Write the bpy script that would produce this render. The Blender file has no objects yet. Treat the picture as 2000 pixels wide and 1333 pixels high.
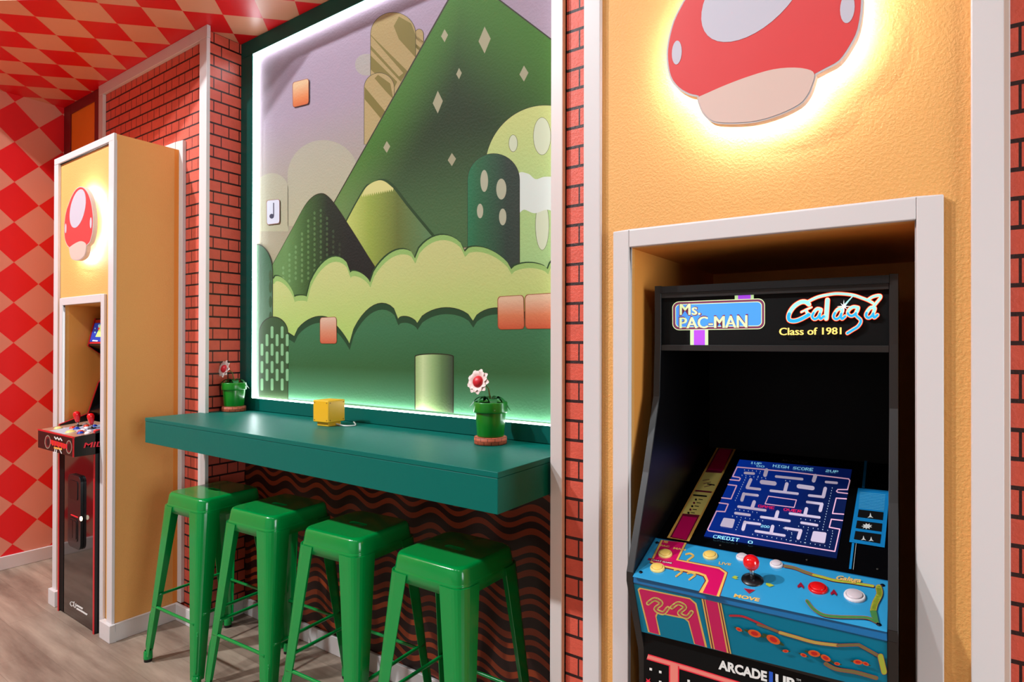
import bpy, bmesh, math, random
from mathutils import Vector, Matrix
from mathutils.geometry import tessellate_polygon

random.seed(4)
C = bpy.context.scene.collection
SC = bpy.context.scene

# ------------------------------------------------------------------ camera
FPX, YAW, PITCH, ROLL, EYE = 1169.3, 0.6092, 0.0038, -0.0022, 1.5
_c, _s = math.cos(YAW), math.sin(YAW)
_r0 = Vector((_c, _s, 0)); _d0 = Vector((-_s, _c, 0)); _u0 = Vector((0, 0, 1))
CF = _d0 * math.cos(PITCH) + _u0 * math.sin(PITCH)
_U2 = _u0 * math.cos(PITCH) - _d0 * math.sin(PITCH)
CR = _r0 * math.cos(ROLL) - _U2 * math.sin(ROLL)
CU = _r0 * math.sin(ROLL) + _U2 * math.cos(ROLL)
CO = Vector((0, 0, EYE))
cd = bpy.data.cameras.new('camera'); cam = bpy.data.objects.new('camera', cd); C.objects.link(cam)
cd.sensor_width = 36; cd.lens = FPX * 36 / 2000; cd.clip_start = .02
m = Matrix.Identity(4)
for i in range(3):
    m[i][0] = CR[i]; m[i][1] = CU[i]; m[i][2] = -CF[i]; m[i][3] = CO[i]
cam.matrix_world = m
SC.camera = cam

def hit(px, py, P0, N):
    """the point where the line of sight of photo point (px,py) meets the plane of a surface"""
    d = CF + CR * ((px - 1000) / FPX) + CU * ((666.5 - py) / FPX)
    P0 = Vector(P0); N = Vector(N)
    return CO + d * ((P0 - CO).dot(N) / d.dot(N))

# ------------------------------------------------------------------ light
SC.view_settings.view_transform = 'Standard'
SC.view_settings.look = 'None'
SC.view_settings.gamma = 1
SC.view_settings.use_curve_mapping = False
SC.view_settings.exposure = -0.32
w = bpy.data.worlds.new('world'); SC.world = w; w.use_nodes = True
w.node_tree.nodes['Background'].inputs[0].default_value = (.9, .92, 1, 1)
w.node_tree.nodes['Background'].inputs[1].default_value = .3

def spot(x, y, e, size=136, col=(1, .93, .84), rad=.05, z=3.12):
    l = bpy.data.lights.new('downlight_lamp', 'SPOT'); l.energy = e; l.color = col
    l.spot_size = math.radians(size); l.spot_blend = .35; l.shadow_soft_size = rad
    o = bpy.data.objects.new('downlight_lamp', l); C.objects.link(o); o.location = (x, y, z)
    return o
LC = (.84, .94, .99)
def lamp(x, e):
    o = spot(x, -2.2, e, size=104, col=LC, rad=.11, z=5.5); o.rotation_euler = (math.radians(36), 0, 0)
for x, e in ((-4.8, 1650), (-3.2, 590), (-1.1, 140), (1.3, 118)):
    lamp(x, e)
def area(loc, rot, sx, sy, e, col=(1, .96, .92)):
    l = bpy.data.lights.new('fill_light', 'AREA'); l.shape = 'RECTANGLE'; l.size = sx; l.size_y = sy
    l.energy = e; l.color = col
    o = bpy.data.objects.new('fill_light', l); C.objects.link(o); o.location = loc; o.rotation_euler = rot
    return o
# area fill added behind and beside the camera to brighten the walls
area((-1.6, -3.1, 1.45), (math.radians(90), 0, 0), 5.0, 2.2, 10, (.8, .96, 1))
area((2.9, .15, 1.5), (math.radians(90), 0, math.radians(90)), 1.5, 1.9, 105, (.86, .96, 1))

# ------------------------------------------------------------------ materials
def lin(c):
    return tuple(((v / 255) / 12.92 if v / 255 <= .04045 else ((v / 255 + .055) / 1.055) ** 2.4) for v in c)
MC = {}
def mat(name, rgb, rough=.5, k=1.0, metal=0, coat=0, bump=0, bscale=150, emit=0, spec=.5, alpha=None):
    """rgb = the colour of the thing itself, 0-255"""
    if name in MC: return MC[name]
    M = bpy.data.materials.new(name); M.use_nodes = True; nt = M.node_tree; b = nt.nodes['Principled BSDF']
    c = tuple(min(.95, v * q) for v, q in zip(lin(rgb), (.80, .88, .88) if name.startswith('mural_') else (k, k, k)))
    b.inputs['Base Color'].default_value = (*c, 1)
    b.inputs['Roughness'].default_value = rough; b.inputs['Metallic'].default_value = metal
    if name.startswith('mural_'): rough = .6; spec = .12; b.inputs['Roughness'].default_value = .6
    b.inputs['Coat Weight'].default_value = coat; b.inputs['Specular IOR Level'].default_value = spec
    if coat: b.inputs['Coat Roughness'].default_value = .08
    if emit:
        b.inputs['Emission Color'].default_value = (*c, 1); b.inputs['Emission Strength'].default_value = emit
    if bump: add_bump(M, bump, bscale)
    else:
        # faint unevenness of finish, every material procedural
        tc = nt.nodes.new('ShaderNodeTexCoord'); n = nt.nodes.new('ShaderNodeTexNoise'); n.inputs['Scale'].default_value = 9
        nt.links.new(tc.outputs['Object'], n.inputs['Vector'])
        r = nt.nodes.new('ShaderNodeMapRange'); r.inputs['To Min'].default_value = max(0.0, rough - .04); r.inputs['To Max'].default_value = min(1.0, rough + .04)
        nt.links.new(n.outputs['Fac'], r.inputs['Value']); nt.links.new(r.outputs['Result'], b.inputs['Roughness'])
    MC[name] = M
    return M
def add_bump(M, strength, scale, dist=.002):
    nt = M.node_tree; b = nt.nodes['Principled BSDF']
    g = nt.nodes.new('ShaderNodeNewGeometry'); n = nt.nodes.new('ShaderNodeTexNoise')
    n.inputs['Scale'].default_value = scale; n.inputs['Detail'].default_value = 3; n.inputs['Roughness'].default_value = .55
    nt.links.new(g.outputs['Position'], n.inputs['Vector'])
    rp = nt.nodes.new('ShaderNodeValToRGB'); rp.color_ramp.elements[0].position = .42; rp.color_ramp.elements[1].position = .62
    nt.links.new(n.outputs['Fac'], rp.inputs['Fac'])
    bp = nt.nodes.new('ShaderNodeBump'); bp.inputs['Strength'].default_value = strength; bp.inputs['Distance'].default_value = dist
    nt.links.new(rp.outputs['Color'], bp.inputs['Height']); nt.links.new(bp.outputs['Normal'], b.inputs['Normal'])

class G:
    """tiny node-graph helper"""
    def __init__(s, M): s.nt = M.node_tree; s.b = s.nt.nodes['Principled BSDF']; s.g = None
    def pos(s):
        g = s.nt.nodes.new('ShaderNodeNewGeometry'); x = s.nt.nodes.new('ShaderNodeSeparateXYZ')
        s.nt.links.new(g.outputs['Position'], x.inputs[0]); s.vec = g.outputs['Position']
        return x.outputs[0], x.outputs[1], x.outputs[2]
    def m(s, op, a, b=None, c=None):
        n = s.nt.nodes.new('ShaderNodeMath'); n.operation = op
        for i, v in enumerate((a, b, c)):
            if v is None: continue
            if isinstance(v, (int, float)): n.inputs[i].default_value = v
            else: s.nt.links.new(v, n.inputs[i])
        return n.outputs[0]
    def mix(s, f, a, b):
        n = s.nt.nodes.new('ShaderNodeMix'); n.data_type = 'RGBA'
        if isinstance(f, (int, float)): n.inputs[0].default_value = f
        else: s.nt.links.new(f, n.inputs[0])
        for i, v in ((6, a), (7, b)):
            if isinstance(v, tuple): n.inputs[i].default_value = (*v[:3], 1)
            else: s.nt.links.new(v, n.inputs[i])
        return n.outputs[2]
    def col(s, o): s.nt.links.new(o, s.b.inputs['Base Color'])

def newmat(name, rough=.5, spec=.5, coat=0):
    M = bpy.data.materials.new(name); M.use_nodes = True
    b = M.node_tree.nodes['Principled BSDF']; b.inputs['Roughness'].default_value = rough
    b.inputs['Specular IOR Level'].default_value = spec; b.inputs['Coat Weight'].default_value = coat
    MC[name] = M
    return M
def checker(name, ax, u0, v0, s, ca, cb, rough):
    M = newmat(name, rough); g = G(M); p = g.pos(); a, b = p[ax[0]], p[ax[1]]
    u = g.m('FLOOR', g.m('DIVIDE', g.m('SUBTRACT', g.m('ADD', a, b), u0), s))
    v = g.m('FLOOR', g.m('DIVIDE', g.m('SUBTRACT', g.m('SUBTRACT', a, b), v0), s))
    f = g.m('FLOORED_MODULO', g.m('ADD', u, v), 2)
    g.col(g.mix(f, ca, cb)); return M
def bricks(name, ax, h0, z0, ch, da, db, red, dark, rough=.45, bump=.25):
    M = newmat(name, rough); g = G(M); p = g.pos(); h = p[ax]; z = p[2]; L = .1436; jw = .0052; mt = .0095
    row = g.m('DIVIDE', g.m('SUBTRACT', z, z0), ch); par = g.m('FLOORED_MODULO', g.m('FLOOR', row), 2)
    fr = g.m('FRACT', row)
    hor = g.m('LESS_THAN', fr, mt / ch)
    def j(o): return g.m('LESS_THAN', g.m('FLOORED_MODULO', g.m('SUBTRACT', h, h0 + o - jw / 2), L), jw)
    A = g.m('MULTIPLY', g.m('MAXIMUM', j(da), j(db)), g.m('SUBTRACT', 1, par))
    B = g.m('MULTIPLY', j(0), par)
    mort = g.m('MAXIMUM', hor, g.m('MAXIMUM', A, B))
    n = g.nt.nodes.new('ShaderNodeTexNoise'); n.inputs['Scale'].default_value = 30
    g.nt.links.new(g.vec, n.inputs['Vector'])
    rv = g.mix(n.outputs['Fac'], tuple(v * .88 for v in red), tuple(v * 1.12 for v in red))
    g.col(g.mix(mort, rv, dark))
    if bump: add_bump(M, bump, 120)
    return M
def grad(name, ax, a, b, cols, rough=.6, bump=.22, spec=.12, k=(.76, .90, .98)):
    """printed colour gradient running along a world axis (0,1,2) of the wallpaper"""
    M = newmat(name, rough, spec); g = G(M); p = g.pos()
    r = g.nt.nodes.new('ShaderNodeMapRange'); r.inputs['From Min'].default_value = a; r.inputs['From Max'].default_value = b
    g.nt.links.new(p[ax], r.inputs['Value'])
    cr = g.nt.nodes.new('ShaderNodeValToRGB'); e = cr.color_ramp.elements
    while len(e) < len(cols): e.new(.5)
    for i, c in enumerate(cols):
        e[i].position = i / (len(cols) - 1); e[i].color = (*[min(.95, v * q) for v, q in zip(lin(c), k)], 1)
    g.nt.links.new(r.outputs['Result'], cr.inputs['Fac']); g.col(cr.outputs['Color'])
    if bump: add_bump(M, bump, 95)
    return M

KW = 1.25
WHITE = mat('white_trim_paint', (214, 205, 202), .38)
YELLOW = mat('yellow_wall_paint', (230, 166, 90), .62, bump=.3, bscale=170)
YELLOWS = mat('yellow_smooth_bounce_tint', (230, 152, 66), .6, bump=.08, bscale=170)  # alcove insides; orange bounce between their walls is put into the colour
RED = lin((226, 8, 20)); PINK = lin((222, 142, 118))
CEIL = checker('red_diamond_ceiling_paper', (0, 1), -2.0898, -4.5564, .2675, lin((226, 158, 122)), RED, .36)
LWALL = checker('red_diamond_wall_paper', (1, 2), 3.942, -1.198, .2685, PINK, RED, .45)
BR, BD = lin((214, 90, 70)), lin((40, 9, 9))
BRF = bricks('brick_print_front', 0, -3.5762, 1.4365, .0615, .0286, .0921, BR, BD, rough=.55)
BRS = bricks('brick_print_side', 1, 1.7438, 2.3628, .0608, .043, .102, BR, BD, rough=.3)
TEAL = mat('teal_paint', (0, 102, 90), .38, bump=.05, bscale=60, spec=.16)
TEALD = mat('teal_frame_paint', (0, 92, 82), .4, spec=.2)
GREEN = mat('green_powder_coat', (2, 138, 60), .17, coat=.3, spec=.4)
GREENI = mat('green_inner_metal', (10, 90, 40), .4)
BLACK = mat('black_laminate', (8, 7, 8), .35)
BLACKM = mat('black_matte_panel', (3, 3, 3), .6, spec=.2)
TMOLD = mat('black_edge_molding', (32, 28, 26), .4)
RUBBER = mat('black_rubber', (18, 18, 18), .7)
STEEL = mat('steel', (190, 190, 190), .25, metal=1)

def floor_mat():
    M = newmat('wood_plank_floor', .5); g = G(M); x, y, z = g.pos()
    row = g.m('FLOOR', g.m('DIVIDE', y, .18))
    xs = g.m('ADD', x, g.m('MULTIPLY', row, .47))
    cb = g.nt.nodes.new('ShaderNodeCombineXYZ')
    g.nt.links.new(g.m('MULTIPLY', xs, .8), cb.inputs[0]); g.nt.links.new(g.m('MULTIPLY', y, 6), cb.inputs[1]); g.nt.links.new(row, cb.inputs[2])
    n = g.nt.nodes.new('ShaderNodeTexNoise'); n.inputs['Scale'].default_value = 1.6; n.inputs['Detail'].default_value = 8; n.inputs['Roughness'].default_value = .62
    n.inputs['Distortion'].default_value = .25
    g.nt.links.new(cb.outputs[0], n.inputs['Vector'])
    cr = g.nt.nodes.new('ShaderNodeValToRGB'); e = cr.color_ramp.elements
    e[0].position = .32; e[0].color = (*lin((114, 94, 80)), 1); e[1].position = .68; e[1].color = (*lin((180, 158, 138)), 1)
    g.nt.links.new(n.outputs['Fac'], cr.inputs['Fac'])
    n2 = g.nt.nodes.new('ShaderNodeTexNoise'); n2.inputs['Scale'].default_value = 5; n2.inputs['Detail'].default_value = 6
    cb2 = g.nt.nodes.new('ShaderNodeCombineXYZ'); g.nt.links.new(g.m('MULTIPLY', xs, 2), cb2.inputs[0]); g.nt.links.new(g.m('MULTIPLY', y, 40), cb2.inputs[1])
    g.nt.links.new(cb2.outputs[0], n2.inputs['Vector'])
    c = g.mix(g.m('MULTIPLY', n2.outputs['Fac'], .35), cr.outputs['Color'], lin((118, 94, 78)))
    seam = g.m('LESS_THAN', g.m('FRACT', g.m('DIVIDE', y, .18)), .012)
    endj = g.m('LESS_THAN', g.m('FRACT', g.m('DIVIDE', xs, 1.2)), .002)
    c = g.mix(g.m('MULTIPLY', g.m('MAXIMUM', seam, endj), .45), c, lin((92, 70, 56)))
    g.col(c); return M
def wave_mat():
    M = newmat('wavy_stripe_paper', .4); g = G(M); x, y, z = g.pos()
    ph = g.m('MULTIPLY', g.m('ADD', x, 1.215), 2 * math.pi / .2555)
    zz = g.m('SUBTRACT', z, g.m('MULTIPLY', g.m('COSINE', ph), .0215))
    t = g.m('FLOORED_MODULO', g.m('SUBTRACT', .7187 + .155 * 20, zz), .155)      # distance down from a band top
    def band(a, b): return g.m('MULTIPLY', g.m('GREATER_THAN', t, a), g.m('LESS_THAN', t, b))
    f = g.m('MAXIMUM', g.m('MAXIMUM', band(0, .026), band(.044, .064)), band(.090, .114))
    g.col(g.mix(f, lin((44, 16, 14)), lin((156, 62, 26)))); return M

# ------------------------------------------------------------------ mesh helpers
class MB:
    def __init__(s): s.v = []; s.f = []; s.m = []; s.sm = []
    def add(s, vs, fs, mi=0, smooth=False):
        n = len(s.v); s.v += [Vector(v) for v in vs]
        for f in fs: s.f.append([n + i for i in f]); s.m.append(mi); s.sm.append(smooth)
    def box(s, x0, x1, y0, y1, z0, z1, mi=0):
        s.add([(x0, y0, z0), (x1, y0, z0), (x1, y1, z0), (x0, y1, z0), (x0, y0, z1), (x1, y0, z1), (x1, y1, z1), (x0, y1, z1)],
              [(0, 3, 2, 1), (4, 5, 6, 7), (0, 1, 5, 4), (1, 2, 6, 5), (2, 3, 7, 6), (3, 0, 4, 7)], mi)
    def poly(s, pts, mi=0):
        pts = [Vector(p) for p in pts]
        if len(pts) <= 4: s.add(pts, [tuple(range(len(pts)))], mi); return
        s.add(pts, [tuple(t) for t in tessellate_polygon([pts])], mi)
    def prism(s, prof, x0, x1, mi=0, ax='x', smooth=False):
        """closed 2D outline swept along an axis; ax='x': (y,z); ax='y': (x,z); ax='z': (x,y)"""
        def P(a, b, t): return {'x': (t, a, b), 'y': (a, t, b), 'z': (a, b, t)}[ax]
        n = len(prof); A = [P(a, b, x0) for a, b in prof]; B = [P(a, b, x1) for a, b in prof]
        tri = tessellate_polygon([[Vector(p) for p in A]])
        s.add(A + B, [tuple(t) for t in tri] + [tuple(n + i for i in reversed(t)) for t in tri], mi)
        s.add(A + B, [(i, (i + 1) % n, n + (i + 1) % n, n + i) for i in range(n)], mi, smooth)
    def lathe(s, prof, c=(0, 0, 0), n=32, mi=0, M=None, smooth=True):
        vs = []
        for r, z in prof:
            for i in range(n):
                a = 2 * math.pi * i / n; p = Vector((r * math.cos(a), r * math.sin(a), z))
                p = (M @ p) if M else p
                vs.append(p + Vector(c))
        fs = []
        for k in range(len(prof) - 1):
            for i in range(n):
                j = (i + 1) % n; fs.append((k * n + i, k * n + j, (k + 1) * n + j, (k + 1) * n + i))
        s.add(vs, fs, mi, smooth)
    def tube(s, path, r, n=10, mi=0, cap=True):
        path = [Vector(p) for p in path]; rs = r if isinstance(r, (list, tuple)) else [r] * len(path); vs = []
        for i, p in enumerate(path):
            d = (path[min(i + 1, len(path) - 1)] - path[max(i - 1, 0)]).normalized()
            a = d.orthogonal().normalized() if i == 0 else (pa - d * pa.dot(d)).normalized()
            pa = a; b = d.cross(a)
            vs += [p + (a * math.cos(2 * math.pi * k / n) + b * math.sin(2 * math.pi * k / n)) * rs[i] for k in range(n)]
        fs = [(i * n + k, i * n + (k + 1) % n, (i + 1) * n + (k + 1) % n, (i + 1) * n + k) for i in range(len(path) - 1) for k in range(n)]
        s.add(vs, fs, mi, True)
        if cap: s.add(vs[:n], [tuple(reversed(range(n)))], mi); s.add(vs[-n:], [tuple(range(n))], mi)
    def build(s, name, mats, parent=None, bevel=0, world=False, weld=True, segs=2):
        mats = mats if isinstance(mats, (list, tuple)) else [mats]
        vs = s.v
        if world and parent:
            q = parent
            while q.parent: q = q.parent
            inv = LOC[q.name].inverted(); vs = [inv @ v for v in vs]
        me = bpy.data.meshes.new(name); me.from_pydata([tuple(v) for v in vs], [], s.f)
        for mm in mats: me.materials.append(mm)
        me.polygons.foreach_set('material_index', s.m); me.polygons.foreach_set('use_smooth', s.sm); me.update()
        if weld:
            bm = bmesh.new(); bm.from_mesh(me); bmesh.ops.remove_doubles(bm, verts=bm.verts, dist=1e-5)
            bmesh.ops.recalc_face_normals(bm, faces=bm.faces); bm.to_mesh(me); bm.free()
        o = bpy.data.objects.new(name, me); C.objects.link(o)
        if parent: o.parent = parent
        if bevel:
            b = o.modifiers.new('bevel', 'BEVEL'); b.width = bevel; b.segments = segs; b.limit_method = 'ANGLE'; b.angle_limit = .6; b.harden_normals = True
            for p in me.polygons: p.use_smooth = True
        return o
LOC = {}
def thing(name, label, cat, loc=(0, 0, 0), rz=0, group=None):
    o = bpy.data.objects.new(name, None); C.objects.link(o); o.location = loc; o.rotation_euler = (0, 0, rz)
    o.empty_display_size = .05; o['label'] = label; o['category'] = cat
    if group: o['group'] = group
    LOC[o.name] = Matrix.Translation(loc) @ Matrix.Rotation(rz, 4, 'Z')
    return o
def struct(o, label=None):
    o['kind'] = 'structure'
    if label: o['label'] = label
    return o
BHH = .088
def slab(name, x0, x1, y0, y1, z0, z1, m, bevel=0, label=None):
    b = MB(); b.box(x0, x1, y0, y1, z0, z1); return struct(b.build(name, m, bevel=bevel), label)

# ------------------------------------------------------------------ the room
YF, YB, YM = 1.33, 1.655, 1.89
ZC = 3.155; XL = -5.01; XRET = -3.13; XRR = -.965
slab('floor', XL - .1, 3.1, -3.3, 2.2, -.08, 0, floor_mat(), label='greyish brown wood plank floor')
SE = [(XL - .1, .93), (-3.72, .93), (-3.14, 1.31), (-2.72, 1.58), (-1.10, 1.58), (-1.02, 1.328), (3.1, 1.328)]      # papered soffit edge in plan, shaped to keep its shadow off the mural
b = MB(); b.prism(SE + [(3.1, 2.2), (XL - .1, 2.2)], ZC, ZC + .25, ax='z'); struct(b.build('ceiling', CEIL), 'glossy ceiling papered in red and pink diamonds')
ZH = 5.8
slab('ceiling_upper', XL - .1, 3.1, -3.3, 1.6, ZH, ZH + .08, mat('off_white_wall_paint', (172, 162, 152), .7), label='plain pale high ceiling of the hall')
b = MB(); b.prism(SE + [(x, y + .15) for x, y in SE[::-1]], ZC + .25, ZH, ax='z'); struct(b.build('wall_upper', MC['off_white_wall_paint']), 'plain pale wall above the diamond papered soffit')
slab('wall_left', XL - .1, XL, -3.3, 2.2, 0, ZH, LWALL, label='left wall papered in red and pink diamonds')
slab('wall_right', 3.0, 3.1, -3.3, 2.2, 0, ZH, mat('off_white_wall_paint', (172, 162, 152), .7), label='plain pale right wall')
slab('wall_back', XL, 3.0, -3.3, -3.2, 0, ZH, MC['off_white_wall_paint'], label='plain pale back wall')
# brick papered front wall with the recess for the counter
b = MB()
b.box(-4.40, -4.06, YB, YB + .02, 0, ZC, 0); b.box(-3.44, XRET, YB, YB + .02, 0, ZC, 0); b.box(-4.06, -3.44, YB, YB + .02, 1.76, ZC, 0)
b.box(XRR, -.66, YB, YB + .02, 0, ZC, 0)
b.box(.06, 3.0, YB, YB + .02, 0, ZC, 0)
struct(b.build('wall_front', BRF), 'front wall papered in red bricks')
b = MB(); b.box(XRET - .02, XRET, YB, YM + .02, 0, ZC)
b.box(XRR, XRR + .02, YB, YM + .02, 0, ZC)
struct(b.build('wall_recess', BRS), 'brick papered side walls of the counter recess')
slab('wall_recess_lower', XRET - .02, XRR + .02, YM, YM + .03, 0, 1.10, wave_mat(), label='wall below the counter papered in wavy brown stripes')
# orange panel in a dark frame, left of the bricks
b = MB(); b.box(XL, -4.40, YB, YB + .02, 0, ZC, 0)
struct(b.build('wall_far_corner', mat('orange_wall_paint', (236, 132, 14), .6)), 'narrow orange wall panel in the far corner')
MAR = mat('maroon_trim_paint', (120, 18, 26), .5)
b = MB(); b.box(XL, -4.895, YB - .006, YB, 0, ZC); b.box(-4.50, -4.40, YB - .006, YB, 0, ZC); b.box(-4.895, -4.50, YB - .006, YB, 3.085, ZC)
struct(b.build('trim_1', MAR, bevel=.003), 'dark maroon frame around the orange panel')
# white trim around the brick panel, around the alcoves
slab('trim_2', -4.40, -4.335, YB - .02, YB, .09, 3.09, WHITE, .003, 'white trim left of the upper brick panel')
slab('trim_3', -4.40, -3.075, YB - .02, YB, 3.09, ZC, WHITE, .003, 'white trim along the top of the brick panel')
slab('trim_4', -3.150, -3.078, YB - .02, YB, .09, 3.09, WHITE, .003, 'white corner trim left of the counter recess')
slab('trim_5', -.992, -.948, YB - .02, YB, .09, ZC, WHITE, .003, 'white trim on the right edge of the counter recess')
b = MB(); b.box(-3.40, -3.3207, YB - .02, YB, .09, 2.60); b.box(-4.17, -3.40, YB - .02, YB, 2.56, 2.60)
struct(b.build('trim_6', WHITE, bevel=.003), 'white casing where the far yellow alcove meets the bricks')
slab('trim_7', .06, .140, YB - .02, YB, 0, ZC, WHITE, .003, 'white casing right of the near yellow alcove')

slab('trim_12', -3.3605, -3.3590, 1.612, YB - .02, BHH, 2.55, mat('corner_shade_orange', (232, 138, 44), .6), label='narrow orange strip of painted corner shade at the back of the far alcove side')  # shade in the back corner of the yellow side, painted as a thin slab
def alcove(name, x0, x1, zt, ox0, ox1, oz, tw, label, n, sideonly=False):
    yb = 1.99
    b = MB()
    f = YF; t = .02
    b.box(x0, ox0, f, f + t, 0, zt); b.box(ox1, x1, f, f + t, 0, zt); b.box(ox0, ox1, f, f + t, oz, zt)
    b.box(x0, x0 + t, f + t, YB, 0, zt); b.box(x1 - t, x1, f + t, YB, 0, zt)
    if zt < ZC - .01: b.box(x0 + t, x1 - t, f + t, YB, zt - t, zt)
    b.box(ox0 - t, ox0, f + t, yb, 0, oz + t, 1); b.box(ox1, ox1 + t, f + t, yb, 0, oz + t, 1)
    b.box(ox0, ox1, f + t, yb, oz, oz + t, 1); b.box(ox0 - t, ox1 + t, yb, yb + t, 0, oz + t, 1)
    struct(b.build(name, [YELLOW, YELLOWS], weld=False), label)
    h = .0165
    b = MB()
    for (a, c) in ((x0, x0 + tw), (x1 - tw, x1)): b.box(a - (.004 if a == x0 else 0), c + (0 if a == x0 else .004), f - .015, f, .085, zt - (.034 if zt < ZC - .01 else 0))
    if zt < ZC - .01: b.box(x0 - .004, x1 + .004, f - .015, f, zt - .034, zt + .002)
    struct(b.build('trim_%d' % n, WHITE, bevel=.0025), 'white trim edging the front of the ' + label)
    b = MB(); fw = .041
    b.box(ox0 - fw, ox0, f - .014, f, .0, oz + fw); b.box(ox1, ox1 + fw, f - .014, f, 0, oz + fw); b.box(ox0, ox1, f - .014, f, oz, oz + fw)
    struct(b.build('trim_%d' % (n + 1), WHITE, bevel=.0025), 'white casing around the opening of the ' + label)
alcove('wall_alcove_left', -4.133, -3.36, 2.552, -4.012, -3.505, 1.708, .055, 'far yellow alcove with a small backlit sign', 8)
alcove('wall_alcove_right', -.6993, .1004, ZC, -.5827, -.0202, 1.7275, .041, 'near yellow alcove with a large backlit sign', 10)

BH = .088
def baseb(name, x0, x1, y0, y1, label):
    b = MB(); b.box(x0, x1, y0, y1, 0, BH); return struct(b.build(name, WHITE, bevel=.004), label)
baseb('baseboard_left', XL, XL + .015, -3.2, YB - .005, 'white baseboard of the diamond wall')
baseb('baseboard_recess', XRET + .0, XRR, YM - .016, YM, 'white baseboard under the counter')
b = MB(); b.box(XRET, XRET + .016, YB - .02, YM - .016, 0, BH); b.box(-3.344, XRET + .016, YB - .036, YB - .02, 0, BH)
struct(b.build('baseboard_front', WHITE, bevel=.003), 'white baseboard around the brick corner')
b = MB(); b.box(-3.36, -3.342, YF - .002, YB - .02, 0, BH); b.box(-3.462, -3.342, YF - .03, YF - .002, 0, BH); b.box(-4.15, -4.054, YF - .03, YF, 0, BH)
struct(b.build('baseboard_alcove', WHITE, bevel=.003), 'white baseboard of the far yellow alcove')

# ------------------------------------------------------------------ art drawn on a flat surface
class Art:
    """flat printed shapes laid on the plane (P0,N); outlines are given as photo points scaled by (k, ox, oy)"""
    def __init__(s, P0, N, step=.00012):
        s.P0 = Vector(P0); s.N = Vector(N).normalized(); s.b = MB(); s.mats = []; s.l = 0; s.step = step; s.k = 1; s.ox = 0; s.oy = 0
    def frame(s, k, ox, oy): s.k, s.ox, s.oy = k, ox, oy
    def mi(s, m):
        if m not in s.mats: s.mats.append(m)
        return s.mats.index(m)
    def w(s, p, px=False):
        x, y = p if px else (s.ox + p[0] / s.k, s.oy + p[1] / s.k)
        q = hit(x, y, s.P0 + s.N * s.step * s.l, s.N)
        return q
    def poly(s, pts, m, up=True):
        if up: s.l += 1
        P = [s.w(p) for p in pts]
        s.b.poly(P, s.mi(m))
    def raw(s, polys, m, up=True):
        if up: s.l += 1
        for p in polys: s.b.poly([s.w(q) for q in p], s.mi(m))
    def ell(s, cx, cy, rx, ry, m, n=28, up=True, rot=0):
        c, q = math.cos(rot), math.sin(rot)
        s.poly([(cx + rx * math.cos(2 * math.pi * i / n) * c - ry * math.sin(2 * math.pi * i / n) * q, cy + rx * math.cos(2 * math.pi * i / n) * q + ry * math.sin(2 * math.pi * i / n) * c) for i in range(n)], m, up)
    def stroke(s, pts, wd, m, up=True, closed=False, cap=True):
        if up: s.l += 1
        n = len(pts); ws = wd if isinstance(wd, (list, tuple)) else [wd] * n
        seg = [(i, (i + 1) % n) for i in range(n if closed else n - 1)]
        for i, j in seg:
            a, b = Vector(pts[i]), Vector(pts[j]); d = (b - a)
            if d.length < 1e-6: continue
            d.normalize(); p = Vector((-d.y, d.x))
            s.b.poly([s.w(a + p * ws[i] / 2), s.w(a - p * ws[i] / 2), s.w(b - p * ws[j] / 2), s.w(b + p * ws[j] / 2)], s.mi(m))
        s.l += .5
        if cap:
            for q, ww in zip(pts, ws):
                s.b.poly([s.w((q[0] + ww / 2 * math.cos(2 * math.pi * i / 10), q[1] + ww / 2 * math.sin(2 * math.pi * i / 10))) for i in range(10)], s.mi(m))
    def text(s, txt, quad, m, bold=0, up=True, shear=0, font=None, space=1.0, fit=None):
        """quad = photo points TL, TR, BR, BL of the lettering"""
        if up: s.l += 1
        vs, fs = glyphs(txt, bold, shear, space)
        TL, TR, BR, BL = [Vector(q) for q in quad]
        out = []
        for x, y in vs:
            a = BL.lerp(BR, x); b = TL.lerp(TR, x); out.append(s.w(a.lerp(b, y)))
        s.b.add(out, fs, s.mi(m))
    def bits(s, txt, quad, m, up=True, gap=1, fill=1.0):
        """blocky 5x7 lettering"""
        if up: s.l += 1
        W = len(txt) * (5 + gap) - gap; TL, TR, BR, BL = [Vector(q) for q in quad]
        for n, ch in enumerate(txt):
            rows = FONT.get(ch, ['00000'] * 7)
            for r in range(7):
                c = 0
                while c < 5:
                    if rows[r][c] == '1':
                        e = c
                        while e < 5 and rows[r][e] == '1': e += 1
                        q = []
                        for (x, y) in ((c, r), (e, r), (e, r + 1), (c, r + 1)):
                            u = (n * (5 + gap) + x) / W; v = y / 7
                            q.append(s.w(TL.lerp(TR, u).lerp(BL.lerp(BR, u), v)))
                        s.b.poly(q, s.mi(m)); c = e
                    else: c += 1
    def build(s, name, parent): return s.b.build(name, s.mats, parent, world=True, weld=False)
GL = {}
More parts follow.
